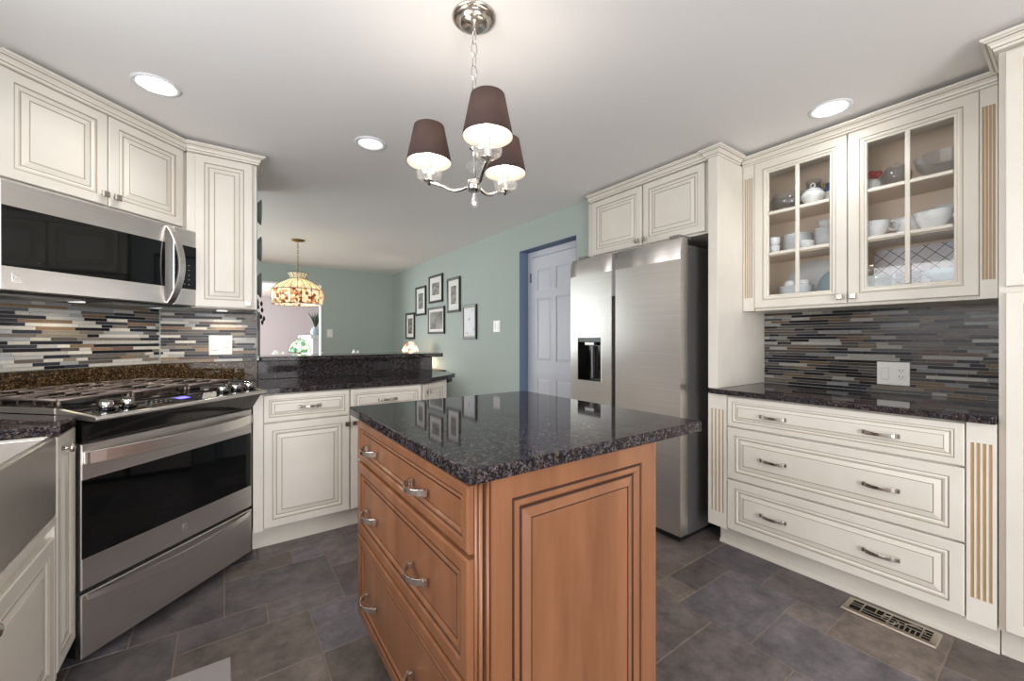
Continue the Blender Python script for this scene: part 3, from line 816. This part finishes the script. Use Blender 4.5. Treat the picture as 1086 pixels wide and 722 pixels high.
# drawers on the left face
lf = []
for z0, z1, k, zz in ((.714, .862, .62, .783), (.432, .702, .9, .552), (.110, .422, .9, .247)):
    b = B(); b.panel(0, .885, z0, z1, 0, iprof(k))
    d = b.build('drawer', MP, t); d.location = (.428, 1.655, 0); d.rotation_euler = (0, 0, R(-90))
    for x in (.188, .615): pull(d, x, zz, 0, .10, 'nickel', .036)
b = B(); b.box(.449, .4545, .770, 1.688, .0905, .877); b.build('face_frame', MP, t, .001)
b = B()
for i, (x, y, r_) in enumerate(((.4485, .7655, .0055), (.4500, .7520, .0045), (.4655, .7490, .0045))): b.lathe([(r_, 0), (r_, .787)], (x, y, .0902), 12)
b.box(.4475, .4550, .7565, .7675, .0902, .8772, 1)
b.build('corner_moulding', MP, t)
# near end panel
b = B(); b.panel(.474, 1.048, .095, .877, 0, [(0, T, 0), (0, .003, 0), (.003, 0, 0), (.055, 0, 0), (.0565, .004, 1), (.0605, .005, 1), (.064, .003, 0), (.076, .0015, 0), (.083, .009, 1), (.088, .011, 1), (.091, .010, 0), (.112, .003, 0), (.1125, .0055, 1), (.1165, .0055, 0), (.118, .004, 0)])
d = b.build('end_panel', MP, t); d.location = (0, .747, 0)
B().box(1.0505, 1.062, .750, 1.69, .0905, .877).build('side_panel', MP, t, .002)
b = B()
pl = [(.409, 1.702), (.409, .752), (.414, .738), (.428, .729), (1.276, .729), (1.282, .735), (1.282, 1.702)]
b.prism(pl, .878, .911)
tag(b.build('island_countertop', 'granite', None, .009, seg=3), 'glossy dark granite slab overhanging the maple island', 'countertop')

# ------------------------------------------------------------------ ceiling lights
def downlight(x, y, label, lens, power):
    t = thing('recessed_light', label, 'ceiling light', (x, y, CEIL), 0, 'recessed ceiling lights')
    b = B(); b.lathe([(.085, -.0005), (.086, -.004), (.076, -.007), (.066, -.004), (.066, -.0005)], (0, 0, 0), 32); b.build('trim_ring', 'white_paint', t)
    B().lathe([(.0655, -.0008), (.0655, -.0035), (0, -.0036)], (0, 0, 0), 32).build('lens', lens, t)
    if power:
        l = bpy.data.lights.new('recessed_lamp', 'SPOT'); l.energy = power; l.color = (1, .97, .94); l.spot_size = R(150); l.spot_blend = .8; l.shadow_soft_size = .06
        o = bpy.data.objects.new('lamp_light', l); C.objects.link(o); o.parent = t; o.location = (0, 0, -.012)
    return t
downlight(-.238, 2.338, 'lit recessed ceiling light over the range corner', 'downlight_lens', 8)
downlight(2.372, .712, 'lit recessed ceiling light in front of the glass door cabinet', 'downlight_lens', 10)
downlight(.677, 2.339, 'dim recessed ceiling light between chandelier and dining pendant', 'downlight_dim', 0)

# chandelier
CX, CY = .703, 1.218
t = thing('chandelier', 'chrome three-arm chandelier with dark brown shades above the island', 'chandelier', (CX, CY, 0), 0)
b = B(); b.lathe([(.075, CEIL - .0005), (.075, CEIL - .006), (.066, CEIL - .010), (.050, CEIL - .012), (.050, CEIL - .022), (.044, CEIL - .026), (.012, CEIL - .028), (.010, CEIL - .045), (.0, CEIL - .046)], (0, 0, 0), 36)
b.build('canopy', 'nickel', t)
b = B(); zc = CEIL - .046; k = 0
while zc > 2.03:
    L = .050; pts_ = []
    for i in range(12):
        a = 2 * math.pi * i / 12; u_ = .0105 * math.cos(a); v_ = L / 2 * math.sin(a)
        pts_.append((u_, 0, zc - L / 2 + v_ + .004) if k % 2 else (0, u_, zc - L / 2 + v_ + .004))
    b.tube(pts_, .0024, 6, closed=True); zc -= L - .010; k += 1
b.build('chain', 'chrome', t)
b = B(); b.lathe([(.0, 2.025), (.007, 2.022), (.010, 2.014), (.007, 2.006), (.004, 2.002), (.004, 1.84), (.014, 1.838), (.016, 1.832), (.006, 1.826), (.005, 1.80), (.006, 1.728), (.022, 1.726), (.024, 1.720), (.024, 1.694), (.020, 1.688), (.010, 1.684), (.0, 1.683)], (0, 0, 0), 24)
b.build('column', 'chrome', t)
b = B(); b.lathe([(.007, 1.790), (.022, 1.784), (.030, 1.772), (.022, 1.760), (.008, 1.756)], (0, 0, 0), 12, sm=False); b.build('crystal_ball', 'crystal', t)
b = B(); b.lathe([(.0, 1.6828), (.006, 1.680), (.008, 1.672), (.014, 1.648), (.012, 1.636), (.0, 1.628)], (0, 0, 0), 8, sm=False); b.build('crystal_drop', 'crystal', t)
Rv = Vector((.816, -.578)); Fv = Vector((.578, .816))
for la, fo in ((-.985, .174), (.342, -.940), (.643, .766)):
    dv = Rv * la + Fv * fo; AR = .163
    b = B(); pts_ = []
    for i in range(15):
        q = i / 14; r_ = .02 + (AR - .02) * q
        pts_.append((dv.x * r_, dv.y * r_, 1.706 - .012 * math.sin(math.pi * min(1, q * 1.6)) * (q < .625) + .026 * max(0, (q - .35) / .65) ** 1.6))
    b.tube(pts_, .006, 8)
    ex, ey = dv.x * AR, dv.y * AR
    b.lathe([(.0, 1.718), (.006, 1.720), (.008, 1.728), (.022, 1.732), (.022, 1.736), (.010, 1.740), (.010, 1.80), (.0, 1.80)], (ex, ey, 0), 16)
    arm = b.build('arm', 'chrome', t)
    b = B(); b.lathe([(.012, 1.7375), (.030, 1.738), (.042, 1.746), (.045, 1.760), (.041, 1.760), (.037, 1.748), (.028, 1.743), (.012, 1.742)], (ex, ey, 0), 20, sm=False); b.build('glass_bobeche', 'crystal', arm)
    b = B(); b.lathe([(.0785, 1.804), (.0525, 1.930), (.0510, 1.930), (.0770, 1.804), (.0785, 1.804)], (ex, ey, -.006), 32, mats=[0, 0, 1, 0], cap=False); b.build('lamp_shade', ['shade_brown', 'shade_white'], arm)
    b = B(); b.lathe([(.0, 1.801), (.010, 1.803), (.013, 1.83), (.009, 1.86), (.0, 1.875)], (ex, ey, 0), 12); b.build('bulb', 'bulb', arm)
    l = bpy.data.lights.new('chandelier_bulb', 'POINT'); l.energy = 0.95; l.color = (1, .89, .78); l.shadow_soft_size = .018
    o = bpy.data.objects.new('bulb_light', l); C.objects.link(o); o.parent = t; o.location = (ex, ey, 1.888)

# ------------------------------------------------------------------ plates, outlets, vent, mat
def wallplate(name, label, cat, loc, rot, w_, h_, rocker=True, recept=True, plate='plastic_white', dark='slot_dark'):
    t = thing(name, label, cat, loc, rot)
    B().panel(-w_ / 2, w_ / 2, -h_ / 2, h_ / 2, -.006, [(0, .0055, 0), (0, .002, 0), (.003, 0, 0)]).build('cover_plate', plate, t)
    xs = []
    if rocker and recept: xs = [(-w_ / 4, 'r'), (w_ / 4, 'o')]
    elif rocker: xs = [(0, 'r')] if w_ < .09 else [(-w_ / 4, 'r'), (w_ / 4, 'r')]
    else: xs = [(-w_ / 4, 'o'), (w_ / 4, 'o')]
    for x, k in xs:
        if k == 'r': B().panel(x - .016, x + .016, -.033, .033, -.010, [(0, .0038, 0), (.002, .001, 0), (.004, 0, 0)]).build('rocker_switch', plate, t)
        else:
            b = B(); b.panel(x - .016, x + .016, -.033, .033, -.008, [(0, .0018, 0), (.002, 0, 0)])
            for z in (-.016, .016):
                b.box(x - .008, x - .005, -.0085, -.0078, z - .002, z + .007, 1); b.box(x + .005, x + .008, -.0085, -.0078, z - .002, z + .006, 1); b.lathe([(.0025, -.0085), (.0025, -.0078)], (x, 0, z - .008), 8, 1, axis='y')
            b.build('receptacle', [plate, dark], t)
    return t
wallplate('switch_outlet_plate', 'white switch and outlet plate on the shade-darkened mosaic above the hutch counter', 'outlet', (XR - .0090, .585, 1.0), -90, .128, .120)
wallplate('switch_outlet_plate', 'white switch and outlet plate on the mosaic right of the microwave', 'outlet', (-.015, 3.2110, 1.141), 0, .122, .124)
wallplate('power_outlet', 'black outlet plate on the granite riser below the raised bar', 'outlet', (1.02, 3.2193, .971), 0, .122, .078, False, True, 'black_plastic', 'slot_dark')
wallplate('light_switch', 'white double switch plate on the green wall right of the framed pictures', 'switch', (XG - .0002, 3.61, 1.315), -90, .125, .122, True, False)
wallplate('light_switch', 'white switch plate on the far green wall beside the wide opening', 'switch', (1.36, 6.8698, 1.27), 0, .08, .125, True, False)

t = thing('floor_register', 'brushed nickel floor register with cut-out pattern beside the drawer cabinet', 'vent', (2.215, .628, .0003), -90)
VL, VD = .296, .125
b = B(); b.box(.012, VL - .012, .012, VD - .012, .0003, .0012); b.build('duct_shadow', 'vent_dark', t)
b = B()
b.panel(0, VL, 0, VD, 0, [(0, 0, 0), (.004, .005, 0), (.022, .006, 0)], hole=True)
# panel() builds in x-z; rotate into the floor plane
b.v = [(x, z, y) for x, y, z in b.v]
b.f = [f[::-1] for f in b.f]
z0, z1 = .0045, .006
def strip(x0, x1, y0, y1): b.box(x0, x1, y0, y1, z0, z1)
strip(.022, .274, .060, .065); strip(.146, .151, .022, .103)
strip(.058, .063, .022, .103); strip(.063, .146, .040, .044); strip(.100, .104, .065, .103); strip(.022, .058, .080, .084); strip(.126, .130, .065, .103)
for i in range(5): strip(.165 + i * .016, .169 + i * .016, .022, .060)
strip(.151, .240, .082, .086); strip(.244, .249, .022, .103); strip(.249, .274, .040, .044); strip(.249, .274, .084, .088)
for (cx_, cy_, r_, a0, a1) in ((.146, .062, .022, 90, 270), (.151, .062, .026, -90, 60), (.225, .062, .032, 20, 160)):
    b.tube([(cx_ + r_ * math.cos(R(a0 + (a1 - a0) * i / 10)), cy_ + r_ * math.sin(R(a0 + (a1 - a0) * i / 10)), .0052) for i in range(11)], .0024, 6)
b.build('grille', 'nickel_vent', t)

t = thing('floor_mat', 'light grey floor mat lying near the sink at the bottom edge', 'mat', (.022, 1.835, .0003), -90)
b = B(); b.panel(0, .9, 0, .45, 0, [(0, 0, 0), (.003, .005, 0), (.01, .006, 0)])
b.v = [(x, -z, y) for x, y, z in b.v]
b.build('cushion', 'mat_gray', t)
b = B()
for r_ in range(3):
    for i in range(12): b.box(.05 + r_ * .018, .062 + r_ * .018, -.12 - i * .010, -.114 - i * .010, .0060, .0064)
b.build('printed_motif', 'mat_print', t)

# ------------------------------------------------------------------ dishes in the hutch (hx: distance to the right of the cabinet's left side)
def hloc(x, y, z): return (2.565 + y, 1.204 - x, z)
Z1, Z2, Z3 = 1.3726, 1.6815, 1.9235
def solid(name, label, cat, prof, loc, m, group=None, seg=28, sm=True, sc=(1, 1)):
    o = B().lathe(prof, (0, 0, 0), seg, sm=sm, sc=sc).build(name, m); o.location = loc
    return tag(o, label, cat, group)
def ring_handle(r_, th, c, plane='x'):
    b = B(); pts_ = []
    for i in range(16):
        a = 2 * math.pi * i / 16
        pts_.append((c[0] + r_ * math.cos(a), c[1], c[2] + r_ * 1.15 * math.sin(a)) if plane == 'x' else (c[0], c[1] + r_ * math.cos(a), c[2] + r_ * math.sin(a)))
    return b.tube(pts_, th, 8, closed=True)
plate_p = lambda r_: [(.0, 0), (r_ * .55, 0), (r_ * .62, .004), (r_, .012), (r_, .0145), (r_ * .62, .008), (0, .006)]
def plate_stack(n, r_, loc, labels, group, pitch=.0085, m='white_china'):
    first = None
    for i in range(n):
        L = (loc[0], loc[1], loc[2] + i * pitch)
        lab = labels[0] if i == 0 else labels[2] if i == n - 1 else labels[1] % i
        if first is None:
            first = solid('dinner_plate', lab, 'plate', plate_p(r_), L, m, group)
        else:
            o = first.copy(); C.objects.link(o); o.location = L; o['label'] = lab
ORD = ['', 'second', 'third', 'fourth', 'fifth', 'sixth', 'seventh', 'eighth', 'ninth', 'tenth']
def stack(n, r_, loc, where, group, pitch=.0085, m='white_china', name='dinner_plate', cat='plate', prof=None, word='white plate'):
    first = None
    for i in range(n):
        L = (loc[0], loc[1], loc[2] + i * pitch)
        pos = 'bottom' if i == 0 else 'top' if i == n - 1 else ORD[i] + ' from the bottom'
        lab = '%s, %s of the %s' % (word, pos, where)
        if first is None: first = solid(name, lab, cat, prof or plate_p(r_), L, m, group)
        else:
            o = first.copy(); C.objects.link(o); o.location = L; o['label'] = lab
# left door, top shelf
bowl_p = lambda r_, h_: [(0, 0), (r_ * .45, 0), (r_ * .5, .006), (r_ * .85, h_ * .5), (r_, h_), (r_ * .95, h_), (r_ * .8, h_ * .52), (r_ * .42, .012), (0, .010)]
solid('glass_bowl', 'clear round glass bowl on the top shelf far left', 'bowl', [(0, 0), (.05, 0), (.078, .03), (.085, .065), (.070, .10), (.062, .105), (.064, .098), (.078, .065), (.072, .032), (.046, .006), (0, .006)], hloc(.185, .13, Z3), 'clear_glass')
t = thing('glass_pitcher', 'clear glass pitcher with a loop handle on the top shelf behind the sugar bowl', 'pitcher', hloc(.290, .217, Z3), 0)
B().lathe([(0, 0), (.04, 0), (.05, .04), (.042, .10), (.034, .14), (.040, .17), (.037, .17), (.031, .14), (.039, .10), (.046, .04), (.037, .006), (0, .006)], (0, 0, 0), 24).build('jug', 'clear_glass', t)
ring_handle(.034, .004, (0, .075, .10), 'y').build('handle', 'clear_glass', t)
t = thing('sugar_bowl', 'white china sugar bowl with ring knob lid on the top shelf', 'sugar bowl', hloc(.325, .10, Z3), 90)
B().lathe([(0, 0), (.030, 0), (.036, .008), (.056, .036), (.057, .054), (.044, .072), (0, .074)], (0, 0, 0), 28).build('bowl', 'white_china', t)
b = B(); b.lathe([(.043, .0745), (.036, .082), (.014, .092), (0, .093)], (0, 0, 0), 28); b.build('lid', 'white_china', t)
ring_handle(.011, .0035, (0, 0, .107)).build('ring_knob', 'white_china', t)
t = thing('bird_pitcher', 'blue yellow and white china pitcher on the top shelf beside the sugar bowl', 'pitcher', hloc(.388, .198, Z3), 180)
B().lathe([(0, 0), (.032, 0), (.045, .03), (.046, .07), (.030, .11), (.034, .13), (.030, .13), (.026, .11), (0, .10)], (0, 0, 0), 24).build('jug', 'white_china', t)
B().lathe([(.0445, .072), (.040, .090), (.0305, .109), (.033, .122), (.035, .122), (.033, .108), (.043, .09), (.0475, .072)], (0, 0, 0), 24, cap=False).build('blue_band', 'blue_china', t)
ring_handle(.028, .006, (0, .055, .08), 'y').build('handle', 'yellow_china', t)
B().tube([(-.004, -.026, .112), (-.006, -.040, .124), (-.008, -.050, .132)], [.012, .010, .006], 10).build('spout', 'yellow_china', t)
# left door, middle shelf
cup_p = [(0, 0), (.022, 0), (.026, .006), (.031, .046), (.029, .046), (.024, .010), (0, .008)]
for i in range(2): solid('small_bowl', ['lower', 'upper'][i] + ' of two stacked small white bowls on the middle shelf far left', 'bowl', cup_p, hloc(.137, .085, Z2 + i * .048), 'white_china', 'small white bowls')
stack(10, .076, hloc(.220, .187, Z2), 'tall stack on the middle shelf', 'plates in the tall stack', .0105)
stack(4, .045, hloc(.292, .085, Z2), 'low stack in front on the middle shelf', 'plates in the low stack', .0095)
ny = hloc(.356, .192, Z2)
stack(9, .055, ny, 'stack below the cup on the middle shelf', 'saucers below the cup', .013, word='white saucer', name='saucer', cat='saucer')
t = thing('tea_cup', 'white cup with large ring handle on top of the saucer stack', 'cup', (ny[0], ny[1], ny[2] + 8 * .013 + .0147), 90)
B().lathe([(0, 0), (.022, 0), (.030, .02), (.040, .045), (.038, .045), (.028, .02), (0, .006)], (0, 0, 0), 24).build('cup', 'white_china', t)
ring_handle(.020, .004, (.049, 0, .028)).build('handle', 'white_china', t).rotation_euler = (0, 0, R(180))
# left door, bottom shelf
def upright(name, label, r_, loc, m, tilt=12, sc=(1, 1), rotz=-90):
    o = B().lathe([(0, 0), (r_ * .6, 0), (r_, -.012), (r_, -.015), (r_ * .6, -.005), (0, -.005)], (0, 0, 0), 36, axis='y', sc=sc).build(name, m)
    o.location = (loc[0], loc[1], loc[2] + r_ * sc[1] * math.cos(R(tilt)) + .004); o.rotation_euler = (R(-tilt), 0, R(rotz))
    return o
tag(upright('oval_platter', 'x', .138, hloc(.290, .236, Z1), 'white_china', 8, (1.0, .95)), 'large oval white platter standing upright on the bottom shelf', 'platter')
stack(10, .085, hloc(.240, .115, Z1), 'stack before the oval platter', 'plates in front of the platter', .0105)
for i, x in enumerate((.205, .275)):
    solid('small_cup', ['left', 'right'][i] + ' small white cup standing on the plates in front of the oval platter', 'cup', [(0, 0), (.022, 0), (.027, .012), (.024, .03), (.012, .036), (0, .036)], hloc(x, .115, Z1 + .1095), 'white_china', 'small cups on the bottom shelf')
tag(upright('blue_plate', 'x', .095, hloc(.425, .165, Z1), 'pale_blue_china', 10), 'pale blue plate standing upright right of the oval platter', 'plate')
# right door, top shelf
t = thing('china_figurine', 'red and white china figurine on the top shelf of the right door', 'figurine', hloc(.575, .13, Z3), 0)
B().lathe([(0, 0), (.026, 0), (.034, .02), (.030, .05), (.018, .066), (0, .068)], (0, 0, 0), 20).build('body', 'white_china', t)
b = B()
for k in range(6):
    a = k * 1.05; b.lathe([(0, -.014), (.014, -.008), (.018, 0), (.012, .01), (0, .014)], (.018 * math.cos(a), .022 * math.sin(a), .084 + .010 * (k % 2)), 10)
b.build('red_top', 'red_china', t)
t = thing('glass_globe', 'clear round glass jar with lid on the top shelf of the right door', 'jar', hloc(.665, .12, Z3), 0)
B().lathe([(0, 0), (.034, 0), (.056, .03), (.058, .055), (.044, .085), (.041, .085), (.054, .055), (.052, .032), (.032, .005), (0, .005)], (0, 0, 0), 24).build('jar', 'clear_glass', t)
B().lathe([(.045, .0855), (.035, .098), (.008, .106), (.010, .118), (0, .122)], (0, 0, 0), 24).build('lid', 'clear_glass', t)
t = solid('crystal_bowl', 'wide cut crystal bowl on the top shelf at the right', 'bowl', bowl_p(.105, .10), hloc(.825, .135, Z3), 'crystal', None, 14, False)
# right door, middle shelf
def handled_bowl(label, x, y, r_, h_, rot):
    t = thing('gravy_boat', label, 'bowl', hloc(x, y, Z2), rot, 'white serving bowls')
    B().lathe(bowl_p(r_, h_), (0, 0, 0), 28, sc=(1.25, .9)).build('bowl', 'white_china', t)
    ring_handle(.020, .0045, (r_ * 1.25 + .012, 0, h_ * .72)).build('handle', 'white_china', t)
handled_bowl('white gravy boat at the left end of the middle shelf behind the right door', .590, .10, .046, .085, -60)
handled_bowl('white serving bowl in the centre of the middle shelf behind the right door', .695, .19, .052, .095, 100)
handled_bowl('white two-tier serving cup right of centre on the middle shelf, nearest the yellow box', .795, .10, .056, .085, -95)
solid('serving_bowl', 'white bowl behind the serving cup on the middle shelf', 'bowl', bowl_p(.050, .125), hloc(.826, .216, Z2), 'white_china')
o = B().box(-.03, .03, -.038, .038, 0, .07).build('yellow_box', 'yellow_china', None, .003); o.location = hloc(.926, .19, Z2); tag(o, 'small yellow box at the right end of the middle shelf', 'box')
# right door, bottom shelf
b = B(); b.panel(-.195, .195, 0, .272, 0, [(0, .008, 0), (0, .002, 0), (.004, 0, 0), (.02, 0, 0), (.03, .004, 0)])
o = b.build('lattice_tray', 'lattice'); o.location = hloc(.745, .226, Z1 + .002); o.rotation_euler = (R(-6), 0, R(-90)); tag(o, 'white tray with dark lattice pattern leaning upright behind the glass bowls', 'tray')
solid('green_glass_bowl', 'green glass bowl at the left of the bottom shelf behind the right door', 'bowl', bowl_p(.055, .12), hloc(.600, .10, Z1), 'green_glass')
solid('glass_dish', 'clear glass dish beside the green glass bowl on the bottom shelf', 'bowl', bowl_p(.048, .135), hloc(.704, .14, Z1), 'clear_glass')
stack(5, .085, hloc(.840, .118, Z1), 'glass plate stack on the bottom shelf', 'glass plates', .013, 'clear_glass', 'glass_plate', 'plate', None, 'clear glass plate')
solid('pale_green_bowl', 'pale green glass bowl on top of the glass plates', 'bowl', bowl_p(.085, .055), hloc(.840, .118, Z1 + .068), 'pale_blue_china')

# ------------------------------------------------------------------ dining and living rooms
# framed pictures (y from left edge to right edge as seen, z bottom to top) on the green wall
pics = [('leftmost narrow black framed picture above the small white lamp', 6.21, 5.86, 1.18, 1.582, 'print_photo', .055),
        ('narrow black framed picture left of the topmost one', 5.81, 5.44, 1.525, 1.945, 'print_photo', .07),
        ('topmost black framed picture with a dark figure on white', 5.33, 4.895, 1.675, 2.05, 'print_photo', .075),
        ('tall black framed picture right of the topmost one', 4.76, 4.41, 1.515, 1.95, 'print_photo', .075),
        ('squarish black framed picture of grey columns below the topmost one', 5.36, 4.84, 1.25, 1.615, 'print_stripe', .035),
        ('rightmost black framed ink drawing nearest the light switch', 4.35, 4.015, 1.18, 1.582, 'print_ink', .03)]
for lab, ya, yb, z0, z1, pm, mg in pics:
    t = thing('framed_picture', lab, 'picture', (XG - .0004, ya, z0), -90, 'framed pictures on the green wall')
    w_, h_ = ya - yb, z1 - z0
    B().panel(0, w_, 0, h_, -.022, [(0, .0215, 0), (0, .003, 0), (.004, 0, 0), (.026, .002, 0), (.030, .010, 0), (.030, .0215, 0)], hole=True).build('frame', 'frame_black', t)
    B().box(.0302, w_ - .0302, -.010, -.004, .0302, h_ - .0302).build('mat_board', 'mat_board', t)
    B().box(.030 + mg, w_ - .030 - mg, -.0108, -.0101, .030 + mg, h_ - .030 - mg).build('print', pm, t)

# stained glass pendant over the dining table
PX, PY = .677, 5.09
t = thing('stained_glass_pendant', 'amber stained glass pendant lamp on a chain over the dining table', 'pendant lamp', (PX, PY, 0), 0)
B().lathe([(.07, CEIL - .0005), (.068, CEIL - .010), (.02, CEIL - .022), (.0, CEIL - .024)], (0, 0, 0), 24).build('canopy', 'brass', t)
b = B(); zc = CEIL - .022; k = 0
while zc > 1.93:
    pts_ = []
    for i in range(10):
        a = 2 * math.pi * i / 10; u_ = .008 * math.cos(a); v_ = .02 * math.sin(a)
        pts_.append((u_, 0, zc - .016 + v_) if k % 2 else (0, u_, zc - .016 + v_))
    b.tube(pts_, .0025, 6, closed=True); zc -= .032; k += 1
b.build('chain', 'brass', t)
def shade_surf(name, prof, m, lead, ribs, t, zs=()):
    sh = B().lathe(prof, (0, 0, 0), 32, cap=False).build(name, m, t)
    md = sh.modifiers.new('thick', 'SOLIDIFY'); md.thickness = .003
    b = B()
    for k in range(ribs):
        a = 2 * math.pi * k / ribs
        b.tube([((r_ + .001) * math.cos(a), (r_ + .001) * math.sin(a), z) for r_, z in prof], .0022, 5)
    for r_, z in (prof[0], prof[-1]):
        b.tube([((r_ + .001) * math.cos(2 * math.pi * i / 32), (r_ + .001) * math.sin(2 * math.pi * i / 32), z) for i in range(32)], .003, 5, closed=True)
    b.build('leading', lead, sh)
    return sh
shade_surf('shade_cone', [(.255, 1.725), (.225, 1.765), (.16, 1.81), (.085, 1.848)], 'stained_amber', 'lead', 22, t)
shade_surf('shade_skirt', [(.250, 1.565), (.262, 1.625), (.264, 1.68), (.256, 1.7245)], 'stained_skirt', 'lead', 16, t)
shade_surf('shade_crown', [(.08, 1.8485), (.075, 1.865), (.105, 1.915)], 'stained_amber', 'lead', 14, t)
B().lathe([(.0, 1.93), (.012, 1.925), (.012, 1.86), (.0835, 1.852), (.0835, 1.849), (.0, 1.849)], (0, 0, 0), 20).build('shade_cap', 'brass', t)
l = bpy.data.lights.new('pendant_bulb', 'POINT'); l.energy = 6; l.color = (1, .92, .80); l.shadow_soft_size = .05
o = bpy.data.objects.new('bulb_light', l); C.objects.link(o); o.parent = t; o.location = (0, 0, 1.70)

t = thing('dining_table', 'dark wooden dining table under the stained glass pendant', 'table', (.72, 5.15, 0), 0)
B().box(-.75, .75, -.7, .7, .71, .75).build('tabletop', 'wood_dark', t, .006)
for sx in (-1, 1):
    for sy in (-1, 1): B().lathe([(.025, 0), (.035, .3), (.045, .7095)], (sx * .65, sy * .6, 0), 12).build('leg', 'wood_dark', t)
def table_lamp(label, loc, r_, h0, h1, m, glow):
    t = thing('table_lamp', label, 'lamp', loc, 0)
    B().lathe([(0, 0), (.07, 0), (.07, .012), (.02, .03), (.014, .10), (.018, h0 - loc[2] + .03), (.006, h0 - loc[2] + .04), (.006, h1 - loc[2] + .02), (0, h1 - loc[2] + .03)], (0, 0, 0), 20).build('lamp_base', 'lead', t)
    a, c = h0 - loc[2], h1 - loc[2]
    shade_surf('lamp_shade', [(r_, a), (r_ * .95, a + (c - a) * .25), (r_ * .72, a + (c - a) * .6), (r_ * .3, a + (c - a) * .92), (.02, c)], m, 'lead', 12, t)
    l = bpy.data.lights.new('table_lamp_bulb', 'POINT'); l.energy = glow; l.color = (1, .78, .52); l.shadow_soft_size = .03
    o = bpy.data.objects.new('bulb_light', l); C.objects.link(o); o.parent = t; o.location = (.035, -.03, a + .02)
table_lamp('green stained glass table lamp seen through the wide opening below the pendant', (.765, 5.58, .7505), .128, 1.02, 1.19, 'stained_green', 1.5)
t = thing('sideboard', 'dark wooden sideboard against the green wall under the framed pictures', 'sideboard', (2.30, 5.8, 0), -90)
B().box(0, 1.0, -.37, .05, .12, .78).build('cabinet', 'wood_dark', t, .004)
for sx in (.06, .94):
    for sy in (-.32, .0): B().box(sx - .02, sx + .02, sy - .02, sy + .02, 0, .1195).build('leg', 'wood_dark', t)
table_lamp('small white stained glass table lamp lit behind the right end of the bar', (2.1, 5.39, .7805), .118, .985, 1.155, 'stained_white', 13)
for i, (x, y, r_, h_) in enumerate(((.475, 5.25, .07, .305), (.56, 5.35, .045, .285), (.98, 5.45, .05, .275), (1.33, 5.30, .045, .295), (1.40, 5.38, .035, .285))):
    labs = ['round white china jar at the left end of the dining table', 'small white china jar left of the green lamp', 'white china jar right of the green lamp', 'white china jar near the right end of the dining table', 'rightmost small white china jar on the dining table']
    solid('china_jar', labs[i], 'jar', [(0, 0), (r_ * .7, 0), (r_, h_ * .4), (r_ * .95, h_ * .75), (r_ * .4, h_ * .92), (r_ * .2, h_), (0, h_)], (x, y, .7505), 'white_china', 'white jars on the dining table', 20)
# living room: white mantel with plant
t = thing('white_mantel', 'white fireplace mantel in the room beyond the wide opening', 'mantel', (1.40, 8.0, 0), 0)
b = B(); b.box(-.10, .06, 0, 1.4, 0, 1.19); b.build('pier', 'white_paint', t, .005)
b = B(); b.box(-.14, .10, -.04, 1.44, 1.1905, 1.25); b.build('shelf', 'white_paint', t, .006)
t = thing('potted_plant', 'grey-green spiky plant in a pale vase on the white mantel', 'plant', (1.36, 8.1, 1.2505), 0)
B().lathe([(0, 0), (.06, 0), (.085, .05), (.07, .11), (.04, .13), (.05, .15), (.0, .145)], (0, 0, 0), 20).build('vase', 'pale_blue_china', t)
b = B(); rr = random.Random(3)
for k in range(26):
    a = rr.random() * 6.28; sp_ = rr.uniform(.03, .16); h_ = rr.uniform(.16, .30)
    b.tube([(0, 0, .14), (sp_ * .4 * math.cos(a), sp_ * .4 * math.sin(a), .14 + h_ * .6), (sp_ * math.cos(a), sp_ * math.sin(a), .14 + h_)], [.010, .012, .001], 5)
b.build('leaves', 'leaf', t)

# decorations on the end of the partition wall (its face looks toward +x)
XE = .185
for i, (z, lab) in enumerate(((2.086, 'topmost dark grey plate on the partition wall end'), (1.823, 'second dark grey plate hung on the partition wall end'), (1.565, 'lowest dark grey plate hung on the partition wall end'))):
    o = B().lathe([(0, .0), (.05, 0), (.088, .030), (.090, .034), (.086, .034), (.05, .006), (0, .006)], (0, 0, 0), 28, axis='x').build('wall_plate', 'plate_gray')
    o.location = (XE + .0008, 3.42, z); tag(o, lab, 'plate', 'dark plates on the wall end')
b = B()
pz = [(XE + .004 + .012 * (k % 2), 3.40 + .01 * math.sin(k), 1.468 - .026 * k) for k in range(8)]
b.tube([(XE + .004, 3.40, 1.475), (XE + .018, 3.40, 1.44), (XE + .006, 3.41, 1.39), (XE + .02, 3.40, 1.35), (XE + .008, 3.40, 1.31), (XE + .016, 3.40, 1.27)], .004, 6)
for k, (x, z, s_) in enumerate(((.006, 1.45, 1), (.03, 1.43, -1), (.012, 1.41, 1), (.034, 1.385, -1), (.030, 1.34, 1), (.045, 1.325, -1), (.012, 1.33, 1), (.038, 1.30, 1))):
    b.lathe([(0, -.02), (.006, -.012), (.009, 0), (.006, .012), (0, .02)], (XE + .004 + x, 3.40 + .02 * s_, z), 8, sc=(1, 2.2))
tag(b.build('leaf_ornament', 'iron_black'), 'black wrought iron leaf ornament hung below the plates on the wall end', 'ornament')
t = thing('framed_picture', 'small black frame hung edge-on below the iron leaf ornament', 'picture', (XE + .0005, 3.49, 1.235), 90)
B().panel(-.0, .12, 0, .10, -.022, [(0, .0215, 0), (0, .002, 0), (.003, 0, 0), (.016, 0, 0), (.018, .006, 0)]).build('frame', 'frame_black', t)
B().box(.0185, .1015, -.0168, -.0158, .0185, .0815).build('print', 'mat_board', t)
